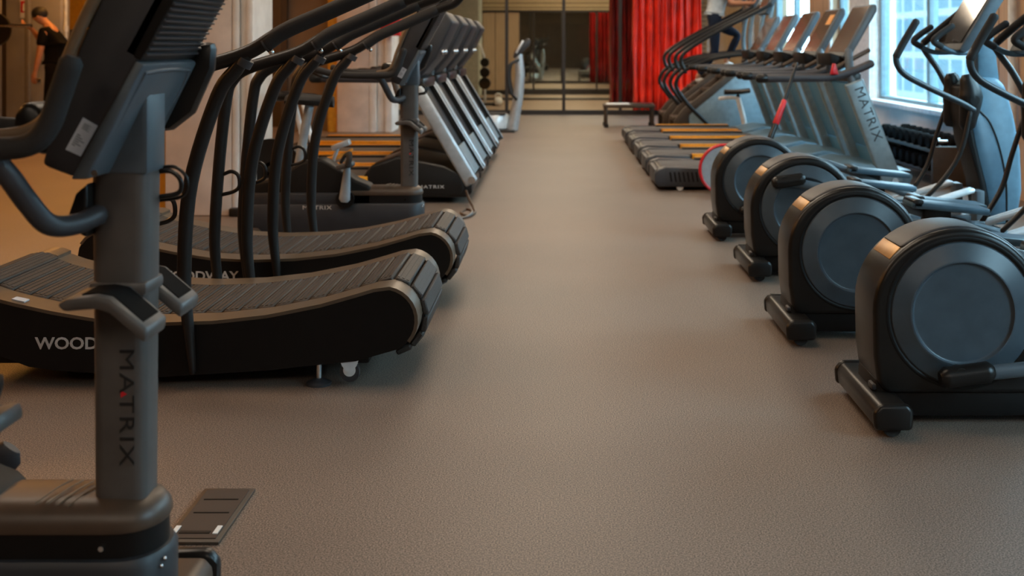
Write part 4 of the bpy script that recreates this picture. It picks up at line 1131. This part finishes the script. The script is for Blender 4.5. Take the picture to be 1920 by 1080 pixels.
# ------------------------------------------------------------------ small things by the right hand row
t = thing('padded_bar', 'thin black weighted bar with red bands leaning on the near right treadmill rail', 'exercise bar', (1.40, 8.75, 0))
MB().tube([(0.0, 0, 0.02), (0.10, 0.0, 0.24), (0.20, 0.0, 0.46)], [0.03, 0.036, 0.036], seg=12).build('padded_end', BLACK, t)
MB().tube([(0.20, 0, 0.46), (0.35, 0.13, 0.78), (0.475, 0.28, 1.06)], [0.024, 0.016, 0.010], seg=10).build('rod', BLACK, t)
MB().tube([(0.265, 0.055, 0.60), (0.345, 0.125, 0.77)], [0.026, 0.021], seg=10, smooth=False).build('red_band', RED, t)
t = thing('ring_disc', 'red rimmed grey disc leaning behind the farthest elliptical', 'exercise disc', (1.335, 9.25, 0.20))
rg = []
MB().tube([(0.196 * math.cos(2 * PI * k / 40), 0.0, 0.196 * math.sin(2 * PI * k / 40)) for k in range(41)], 0.013, seg=10, closed=True, k=1, flat=1.6).build('red_rim', RED, t)
MB().lathe([(0.0, -0.012), (0.188, -0.012), (0.188, 0.012), (0.0, 0.012)], (0, 0, 0), (0, 1, 0), 36).build('disc', mat('grey_disc', (0.30, 0.34, 0.37), 0.35), t)
# low white framed bike seat behind the treadmills
t = thing('recumbent_bike', 'low white framed bike with dark saddle beyond the right hand treadmills', 'exercise bike', (2.34, 14.72, 0))
MB().tube([(0.06, 0, 0.02), (0.03, 0, 0.25), (-0.04, 0, 0.52)], 0.034, seg=12).build('post', WHITE, t)
MB().tube([(-0.04, 0, 0.52), (-0.15, 0, 0.53), (-0.28, 0, 0.515)], 0.024, seg=10).build('arm', WHITE, t)
MB().box((0.05, 0, 0.02), (0.34, 0.12, 0.04), 0.01).build('base', BLACK, t)
rings = []
for x, hwid, z in ((-0.22, 0.03, 0.60), (-0.12, 0.06, 0.60), (0.0, 0.11, 0.605), (0.10, 0.12, 0.62)):
    rings.append([(x, hwid * math.cos(2 * PI * j / 12), z + 0.035 * math.sin(2 * PI * j / 12)) for j in range(12)])
MB().loft(rings).build('saddle', BLACK, t)
MB().cyl((-0.04, 0, 0.50), (-0.04, 0, 0.60), 0.022, seg=10).build('saddle_stem', BLACK, t)

# dumbbell rack and dumbbells under the windows
t = thing('dumbbell_rack', 'low two tier dumbbell rack on the floor under the right hand window', 'rack', (3.32, 10.6, 0))
for z in (0.10, 0.29):
    MB().box((0, 0, z), (0.26, 1.7, 0.03), 0.006).build('shelf', BRONZED, t)
for y in (-0.85, 0.85):
    MB().box((0, y, 0.17), (0.30, 0.05, 0.34), 0.008).build('side_frame', BRONZED, t)
def dumbbell(label, loc, r):
    d = thing('dumbbell', label, 'dumbbell', loc, 'dumbbells on the low rack')
    MB().cyl((-0.06, 0, 0), (0.06, 0, 0), 0.014, seg=12).build('handle', CHROME, d)
    for s in (-1, 1):
        MB().lathe([(0.0, -0.04), (r * 0.92, -0.04), (r, -0.03), (r, 0.03), (r * 0.92, 0.04), (0.0, 0.04)], (0.095 * s, 0, 0), (1, 0, 0), 12).build('weight', MATTE, d)
    return d
d0 = None
ORD = ['nearest', 'second nearest', 'third nearest', 'fourth', 'fifth', 'sixth', 'seventh', 'farthest']
for tier, z in (('upper', 0.29), ('lower', 0.10)):
    for k in range(8):
        r = 0.062
        loc = (3.32, 9.92 + 0.195 * k, z + 0.015 + r)
        lb = '%s black dumbbell on the %s tier of the low rack under the window' % (ORD[k], tier)
        if d0 is None: d0 = dumbbell(lb, loc, r)
        else: dup(d0, loc, lb)

# ------------------------------------------------------------------ floor hatch beside the foreground bike
t = thing('floor_vent', 'small dark brown floor panel with two white stickers by the closest bike', 'floor panel', (-0.885, 2.92, 0))
MB().box((0, 0, 0.004), (0.137, 0.335, 0.008), 0.002).build('frame', BRONZED, t)
MB().box((0, 0.0, 0.0085), (0.112, 0.30, 0.003)).build('grille', mat('brown_grille', (0.040, 0.024, 0.017), 0.6), t)
v = MB()
for y in (0.085, 0.0):
    v.box((0.0, y, 0.0105), (0.09, 0.005, 0.002))
v.build('rib', BLACKPANEL, t)
for x in (-0.055, 0.047):
    MB().box((x, -0.105, 0.0105), (0.012, 0.045, 0.003)).build('white_sticker', WHITE, t)
MB().box((-0.005, -0.118, 0.0105), (0.075, 0.014, 0.002)).build('slot', BLACKPANEL, t)

# metal bin and indoor cycle between the pillar and the bikes
t = thing('steel_bin', 'slim shiny steel cylinder bin at the foot of the yellow strip', 'bin', (-2.86, 8.05, 0))
MB().lathe([(0.0, 0), (0.045, 0), (0.045, 0.03), (0.04, 0.04), (0.04, 0.90), (0.0, 0.905)], (0, 0, 0), (0, 0, 1), 24).build('body', CHROME, t)
MB().lathe([(0.0, 0.905), (0.042, 0.905), (0.042, 0.92), (0.0, 0.935)], (0, 0, 0), (0, 0, 1), 24).build('lid', CHARCOAL, t)
# ------------------------------------------------------------------ people
SKIN = mat('skin', (0.46, 0.205, 0.11), 0.55)
SHIRTB = mat('black_tee', (0.005, 0.0045, 0.0045), 0.9, spec=0.1)
SHIRTG = mat('pale_grey_tee', (0.42, 0.46, 0.48), 0.85)
NAVY = mat('navy_leggings', (0.010, 0.016, 0.032), 0.85, spec=0.2)
DARKPANTS = mat('dark_trousers', (0.006, 0.005, 0.005), 0.9, spec=0.1)
HAIR = mat('black_hair', (0.010, 0.008, 0.007), 0.6)
HAIRB = mat('brown_hair', (0.045, 0.022, 0.012), 0.6)
def skin_mesh(name, verts, edges, material, parent=None, sub=2):
    """verts: [(point, radius)], the first one is the root"""
    me = bpy.data.meshes.new(name)
    me.from_pydata([v[0] for v in verts], edges, [])
    me.materials.append(material)
    o = bpy.data.objects.new(name, me)
    COL.objects.link(o)
    if parent: o.parent = parent
    sk = o.modifiers.new('skin', 'SKIN')
    sk.use_smooth_shade = True
    for i, v in enumerate(verts):
        d = me.skin_vertices[0].data[i]
        r = v[1]
        d.radius = r if isinstance(r, tuple) else (r, r)
        d.use_root = (i == 0)
    ss = o.modifiers.new('sub', 'SUBSURF'); ss.levels = sub; ss.render_levels = sub
    return o
def chain(V, E, start, pts):
    """adds pts [(co, r)] as a chain leaving vertex start; returns the last index"""
    a = start
    for p in pts:
        V.append(p); E.append((a, len(V) - 1)); a = len(V) - 1
    return a
def hand(V, E, wrist, wi, d, side, grip):
    """palm, four fingers of different length and a thumb leaving the side of the palm; d is the pointing direction, side the thumb side"""
    d = Vector(d).normalized(); sd = Vector(side).normalized(); nn = d.cross(sd).normalized() * grip
    w = Vector(wrist)
    palm = w + d * 0.055
    V.append((tuple(palm), (0.026, 0.034))); E.append((wi, len(V) - 1)); pi_ = len(V) - 1
    for k, (off, ln) in enumerate(((0.027, 0.070), (0.009, 0.080), (-0.009, 0.074), (-0.026, 0.058))):
        b = palm + d * 0.040 + sd * off
        m_ = b + d * ln * 0.45 + nn * ln * 0.25
        e = m_ + d * ln * 0.20 + nn * ln * 0.45
        chain(V, E, pi_, [(tuple(b), 0.011), (tuple(m_), 0.009), (tuple(e), 0.008)])
    tb = w + d * 0.030 + sd * 0.032
    chain(V, E, pi_, [(tuple(tb), 0.012), (tuple(tb + d * 0.035 + sd * 0.018 + nn * 0.012), 0.010), (tuple(tb + d * 0.06 + sd * 0.016 + nn * 0.028), 0.008)])
def person(label, loc, J, mats_, hairlong=False):
    """J: joints (local). fwd: facing direction"""
    fwd = Vector(J['fwd']).normalized()
    t = thing('person', label, 'person', loc)
    V, E = [], []
    pel, waist, chest, neck, head = [Vector(J[k]) for k in ('pelvis', 'waist', 'chest', 'neck', 'head')]
    V.append((tuple(pel), 0.100))
    wi = chain(V, E, 0, [(tuple(waist), 0.092), (tuple((waist + chest) / 2), 0.105)])
    ci = chain(V, E, wi, [(tuple(chest), 0.110)])
    hd = head - neck
    up = hd.normalized()
    ni = chain(V, E, ci, [(tuple(neck), 0.058), (tuple(neck + hd * 0.35), 0.052)])
    ji = chain(V, E, ni, [(tuple(neck + hd * 0.62 + fwd * 0.018), 0.070)])
    hi_ = chain(V, E, ji, [(tuple(head + fwd * 0.006), 0.088), (tuple(head + up * 0.065 - fwd * 0.008), 0.078), (tuple(head + up * 0.105 - fwd * 0.008), 0.045)])
    fi = ji + 1
    chain(V, E, fi, [(tuple(head - up * 0.008 + fwd * 0.088), 0.016), (tuple(head - up * 0.028 + fwd * 0.108), 0.012)])
    sdv = up.cross(fwd).normalized()
    for s in (1, -1):
        chain(V, E, fi, [(tuple(head - up * 0.01 + sdv * 0.083 * s), 0.018), (tuple(head - up * 0.0 - fwd * 0.012 + sdv * 0.095 * s), 0.014)])
    for s in ('l', 'r'):
        sh, el_, wr = [Vector(J[k + s]) for k in ('sh', 'el', 'wr')]
        a = chain(V, E, ci, [(tuple(sh), 0.060), (tuple(sh.lerp(el_, 0.5)), 0.050), (tuple(el_), 0.041), (tuple(el_.lerp(wr, 0.35)), 0.041), (tuple(wr), 0.027)])
        d = (wr - el_).normalized() if 'hd' + s not in J else Vector(J['hd' + s])
        hand(V, E, wr, a, d, J['th' + s], J.get('gr' + s, 1))
        hp, kn, an, toe = [Vector(J[k + s]) for k in ('hp', 'kn', 'an', 'toe')]
        chain(V, E, 0, [(tuple(hp), 0.075), (tuple(hp.lerp(kn, 0.5)), 0.062), (tuple(kn), 0.048), (tuple(kn.lerp(an, 0.35)), 0.048), (tuple(an), 0.036), (tuple(an.lerp(toe, 0.6) - Vector((0, 0, 0.015))), 0.034), (tuple(toe), 0.026)])
    body = skin_mesh('body', V, E, SKIN, t)
    # shirt
    V, E = [], []
    V.append((tuple(waist), 0.135))
    a = chain(V, E, 0, [(tuple((waist + chest) / 2), 0.142)])
    ci = chain(V, E, a, [(tuple(chest), 0.142)])
    chain(V, E, 0, [(tuple(waist.lerp(pel, 0.6)), 0.142), (tuple(waist.lerp(pel, 1.0)), 0.146)])
    chain(V, E, ci, [(tuple(chest.lerp(neck, 0.75)), 0.075)])
    for s in ('l', 'r'):
        sh, el_ = Vector(J['sh' + s]), Vector(J['el' + s])
        chain(V, E, ci, [(tuple(sh), 0.074), (tuple(sh.lerp(el_, 0.40)), 0.068), (tuple(sh.lerp(el_, 0.68)), 0.066)])
    skin_mesh('shirt', V, E, mats_['shirt'], t)
    V, E = [], []
    V.append((tuple(pel), 0.132))
    chain(V, E, 0, [(tuple(pel.lerp(waist, 0.5)), 0.130), (tuple(pel.lerp(waist, 0.9)), 0.122)])
    for s in ('l', 'r'):
        hp, kn, an = [Vector(J[k + s]) for k in ('hp', 'kn', 'an')]
        chain(V, E, 0, [(tuple(hp), 0.098), (tuple(hp.lerp(kn, 0.5)), 0.083), (tuple(kn), 0.064), (tuple(kn.lerp(an, 0.35)), 0.063), (tuple(kn.lerp(an, 0.92)), 0.045)])
    skin_mesh('trousers', V, E, mats_['pants'], t)
    for s in ('l', 'r'):
        an, toe = Vector(J['an' + s]), Vector(J['toe' + s])
        fd = (toe - an); fd.z = 0
        b = an - Vector((0, 0, 0.035))
        skin_mesh('shoe', [(tuple(b - fd * 0.18), (0.040, 0.040)), (tuple(b + fd * 0.35), 0.044), (tuple(toe + Vector((0, 0, 0.0))), 0.036), (tuple(toe + fd * 0.18), 0.026)], [(0, 1), (1, 2), (2, 3)], mats_['shoe'], t)
    # hair cap
    c = head + up * 0.045 - fwd * 0.022
    h = MB().ball((0, 0, 0), (0.100, 0.096, 0.092), 18)
    hair = h.build('hair', mats_['hair'], t)
    hair.location = c
    if hairlong:
        MB().tube([tuple(head - fwd * 0.10 + up * 0.03), tuple(head - fwd * 0.16 - up * 0.03), tuple(head - fwd * 0.15 - up * 0.15)], [0.035, 0.04, 0.018], seg=10).build('ponytail', mats_['hair'], t)
    for s in (1, -1):
        MB().ball(tuple(head + fwd * 0.082 + sdv * 0.032 * s + up * 0.006), 0.011, 8).build('eye', HAIR, t)
    MB().ball(tuple(head + fwd * 0.078 - up * 0.062), (0.012, 0.022, 0.007), 8).build('mouth', BRONZED, t)
    return t
person('person in black tee shirt reaching for the barbell on the rack at far left', (-6.59, 14.9, 0), dict(
    fwd=(-1, 0, -0.25), pelvis=(0.05, 0, 0.92), waist=(0.06, 0, 1.08), chest=(0.02, 0, 1.33), neck=(-0.05, 0, 1.46), head=(-0.15, 0, 1.575),
    shl=(-0.03, -0.17, 1.37), ell=(-0.06, -0.22, 1.08), wrl=(-0.12, -0.21, 0.85), thl=(-1, 0.3, 0), grl=1,
    shr=(-0.06, 0.16, 1.37), elr=(-0.20, 0.20, 1.22), wrr=(-0.30, 0.06, 1.43), thr=(0, -1, 0.2), hdr=(-0.8, 0, 0.35), grr=1,
    hpl=(0.05, -0.09, 0.86), knl=(0.0, -0.10, 0.48), anl=(0.04, -0.10, 0.09), toel=(-0.09, -0.10, 0.04),
    hpr=(0.05, 0.09, 0.86), knr=(0.04, 0.12, 0.48), anr=(0.12, 0.12, 0.09), toer=(-0.01, 0.12, 0.04)),
    dict(shirt=SHIRTB, pants=DARKPANTS, shoe=BLACK, hair=HAIR))
person('person in pale grey tee and navy leggings on the farther stair climber', (2.25, 16.65, 0), dict(
    fwd=(1, 0, 0), pelvis=(0.0, 0, 1.60), waist=(0.02, 0, 1.77), chest=(0.12, 0, 2.02), neck=(0.17, 0, 2.15), head=(0.24, 0, 2.27),
    shl=(0.14, 0.17, 2.05), ell=(0.24, 0.24, 1.80), wrl=(0.44, 0.33, 1.80), thl=(0, -1, 0.3), grl=-1,
    shr=(0.14, -0.17, 2.05), elr=(0.22, -0.24, 1.80), wrr=(0.42, -0.34, 1.80), thr=(0, 1, 0.3), grr=1,
    hpl=(0.0, 0.09, 1.54), knl=(0.37, 0.10, 1.35), anl=(0.18, 0.10, 0.96), toel=(0.31, 0.10, 0.89),
    hpr=(0.0, -0.09, 1.54), knr=(0.0, -0.10, 1.10), anr=(-0.26, -0.10, 0.735), toer=(-0.14, -0.10, 0.67)),
    dict(shirt=SHIRTG, pants=NAVY, shoe=WHITE, hair=HAIRB), True)

# ------------------------------------------------------------------ free weights corner at far left
GREYM = mat('rack_grey_paint', (0.17, 0.155, 0.14), 0.5)
t = thing('power_rack', 'grey power rack with pegs standing at the far left behind the closest bike', 'power rack', (-7.35, 15.0, 0))
for x in (-0.55, 0.19):
    for y in (-0.35, 0.45):
        u = MB().box((x, y, 1.2), (0.06, 0.06, 2.4), 0.006).build('upright', GREYM, t)
for y in (-0.35, 0.45):
    MB().box((-0.18, y, 2.37), (0.68, 0.06, 0.06), 0.006).build('cross_beam', GREYM, t)
    MB().box((-0.18, y, 0.05), (0.68, 0.06, 0.06), 0.006).build('cross_beam', GREYM, t)
for x in (-0.55, 0.19):
    MB().box((x, 0.05, 0.05), (0.06, 0.74, 0.06), 0.006).build('foot_beam', GREYM, t)
for z in (0.62, 1.02, 1.40):
    for x in (-0.55, 0.19):
        MB().cyl((x, -0.38, z), (x, -0.56, z), 0.02, seg=12).build('peg', CHROME, t)
MB().box((0.19, -0.39, 1.415), (0.07, 0.05, 0.09), 0.008).build('bar_hook', BLACK, t)
def plate(label, loc, r, m_):
    p = thing('weight_plate', label, 'weight plate', loc, 'weight plates on the rack')
    MB().lathe([(0.024, -0.022), (r * 0.8, -0.016), (r * 0.86, -0.025), (r, -0.025), (r, 0.025), (r * 0.86, 0.025), (r * 0.8, 0.016), (0.024, 0.022), (0.024, -0.022)], (0, 0, 0), (0, 1, 0), 36).build('disc', m_, p)
    MB().lathe([(0.022, -0.028), (0.045, -0.028), (0.045, 0.028), (0.022, 0.028), (0.022, -0.028)], (0, 0, 0), (0, 1, 0), 20).build('hub', CHROME, p)
plate('large black weight plate on the top right peg of the grey rack, beside the person', (-7.16, 14.53, 1.40), 0.215, BLACK)
plate('black weight plate on the top left peg of the grey rack', (-7.90, 14.53, 1.40), 0.215, BLACK)
plate('ochre weight plate on the middle left peg of the grey rack', (-7.90, 14.53, 0.985), 0.19, YELLOWP)
plate('red weight plate on the lowest left peg of the grey rack', (-7.90, 14.53, 0.62), 0.17, RED)
t = thing('barbell', 'steel barbell lying across the rack at the person\'s shoulder height', 'barbell', (-7.25, 14.42, 1.445))
MB().cyl((-0.75, 0, 0), (0.62, 0, 0), 0.014, seg=12).build('shaft', CHROME, t)
for x in (-0.75, 0.45):
    MB().cyl((x - 0.12, 0, 0), (x + 0.17, 0, 0), 0.024, seg=14).build('sleeve', CHROME, t)
t = thing('training_bar', 'pale leaning bar propped against the grey rack at the far left edge', 'training bar', (-6.95, 13.95, 0))
MB().tube([(0.0, 0, 0.0), (-0.05, 0.12, 0.65), (-0.105, 0.30, 1.30)], 0.019, seg=12).build('shaft', SILVERW, t)
for z, x, y in ((0.03, 0.0, 0.005), (0.22, -0.014, 0.03)):
    MB().cyl((x, y, z - 0.025), (x - 0.003, y + 0.003, z + 0.025), 0.034, seg=14).build('collar', CHROME, t)
t = thing('steel_pole', 'pale vertical steel pole hanging above the person at far left', 'pole', (-6.52, 15.15, 0))
MB().cyl((0, 0, 0.0), (0, 0, CEIL), 0.026, seg=14).build('shaft', SILVERW, t)
MB().cyl((0, 0, 0.0), (0, 0, 0.03), 0.09, seg=18).build('base_plate', GREYM, t)
MB().cyl((0, 0, 1.38), (0, 0, 1.46), 0.036, seg=14).build('collar', SILVERW, t)
sg = thing('fire_sign', 'small red and white extinguisher sign on the grey pillar at far left', 'sign', (-7.34, 15.735, 1.70))
MB().box((0, 0, 0), (0.115, 0.01, 0.25), 0.002).build('board', WHITE, sg)
MB().box((0.0, -0.007, 0.03), (0.09, 0.004, 0.16), 0.001).build('red_field', RED, sg)
MB().prism([(-0.014, -0.03), (0.014, -0.03), (0.014, 0.05), (0.006, 0.065), (0.022, 0.075), (0.02, 0.083), (-0.006, 0.072), (-0.014, 0.05)], -0.011, -0.008).build('pictogram', WHITE, sg)
for z in (0.72, 1.08):
    h = thing('wall_hook', '%s metal hook on the grey pillar behind the black plate' % ('lower' if z < 1 else 'upper'), 'hook', (-7.14, 15.74, z), 'hooks on the grey pillar')
    MB().box((0, 0, 0), (0.06, 0.02, 0.06), 0.004).build('plate', CHROME, h)
    MB().tube([(0, -0.01, 0.0), (0.02, -0.05, -0.01), (0.05, -0.06, 0.01)], 0.010, seg=8).build('arm', BLACK, h)
t = thing('punch_bag', 'dark hanging punch bag behind the person at far left', 'punch bag', (-6.22, 16.3, 0.85))
MB().lathe([(0.0, 0.0), (0.13, 0.01), (0.16, 0.05), (0.16, 0.95), (0.13, 1.0), (0.0, 1.01)], (0, 0, 0), (0, 0, 1), 24).build('bag', BLACK, t)
MB().cyl((0, 0, 1.0), (0, 0, CEIL - 0.86), 0.012, seg=8).build('strap', BLACK, t)
struct(MB().box((-7.0, 18.07, 2.05), (2.2, 0.04, 1.2)).build('trim_warm_glow', YELLOWP, smooth=False))  # yellow patch painted in for warm lamp light on the back wall
struct(MB().box((-5.1, 16.9, 0.55), (2.2, 0.08, 1.1)).build('wall_low_partition', DARKWALL, smooth=False))

# red box by the far pillar
t = thing('fire_box', 'small red fire equipment box on the far pillar behind the left treadmills', 'fire box', (-2.30, 15.68, 1.50))
MB().box((0, 0, 0), (0.26, 0.22, 0.34), 0.012).build('case', RED, t)
MB().box((0, -0.113, 0), (0.21, 0.008, 0.28), 0.003).build('door', RED, t)
# black rail cable beside it, seen above the treadmill consoles
# indoor cycle behind the curved treadmills
t = thing('indoor_cycle', 'indoor cycle with white frame tubes and yellow guard behind the handrails', 'exercise bike', (-1.75, 8.18, 0))
MB().tube([(-0.02, 0.03, 0.28), (-0.075, 0.03, 0.50), (-0.14, 0.03, 0.78)], 0.019, seg=12).build('seat_tube', WHITE, t)
MB().tube([(0.06, -0.04, 0.28), (0.0, -0.04, 0.50), (-0.065, -0.04, 0.78)], 0.017, seg=12).build('frame_tube', WHITE, t)
MB().box((-0.06, 0, 0.06), (0.95, 0.10, 0.06), 0.012).build('frame', BLACK, t)
for x in (-0.52, 0.36):
    MB().box((x, 0, 0.03), (0.08, 0.34, 0.06), 0.012).build('stabilizer', BLACK, t)
MB().lathe([(0.05, -0.022), (0.18, -0.016), (0.20, -0.03), (0.215, -0.03), (0.215, 0.03), (0.20, 0.03), (0.18, 0.016), (0.05, 0.022), (0.05, -0.022)], (-0.30, 0, 0.32), (0, 1, 0), 36).build('flywheel', BLACK, t)
MB().tube([(-0.30, -0.05, 0.32), (-0.05, -0.05, 0.33), (0.12, -0.05, 0.36)], 0.03, seg=10, flat=0.6).build('chain_case', BLACK, t)
MB().tube([(0.08, -0.075, 0.39), (0.16, -0.075, 0.405), (0.23, -0.075, 0.425), (0.29, -0.075, 0.465)], [0.016, 0.018, 0.016, 0.008], seg=10, flat=0.6).build('yellow_guard', ORANGE, t)
MB().tube([(0.14, -0.08, 0.34), (0.19, -0.08, 0.48)], 0.014, seg=8, smooth=False).build('crank_arm', SILVER, t)
MB().box((0.22, -0.12, 0.50), (0.13, 0.09, 0.04), 0.008, Matrix.Rotation(-0.35, 3, 'Y')).build('pedal', SILVER, t)
rings = []
for x, hwid, z in ((-0.30, 0.09, 0.83), (-0.20, 0.115, 0.84), (-0.10, 0.07, 0.83), (0.02, 0.03, 0.82)):
    rings.append([(x, hwid * math.cos(2 * PI * j / 12), z + 0.035 * math.sin(2 * PI * j / 12)) for j in range(12)])
MB().loft(rings).build('saddle', BLACK, t)
MB().tube([(-0.06, 0, 0.10), (-0.01, 0, 0.55), (0.12, 0, 0.96)], 0.022, seg=10).build('head_tube', BLACK, t)
MB().tube([(0.02, -0.18, 1.02), (0.12, -0.18, 0.98), (0.12, 0.18, 0.98), (0.02, 0.18, 1.02)], 0.015, seg=8).build('handlebar', BLACK, t)

# power cord at the aisle end of the curved treadmill
cord = MB().tube([(-0.70, 8.66, 0.10), (-0.67, 8.50, 0.07), (-0.62, 8.35, 0.012), (-0.60, 8.15, 0.010), (-0.64, 8.02, 0.010), (-0.69, 8.06, 0.022), (-0.66, 8.18, 0.030), (-0.61, 8.06, 0.030), (-0.65, 7.93, 0.010), (-0.74, 7.90, 0.010), (-0.86, 7.96, 0.010)], 0.010, seg=8).build('extension_cord', BRONZE)
tag(cord, 'dark coiled power cord on the floor by the front of the near left treadmill', 'cord')
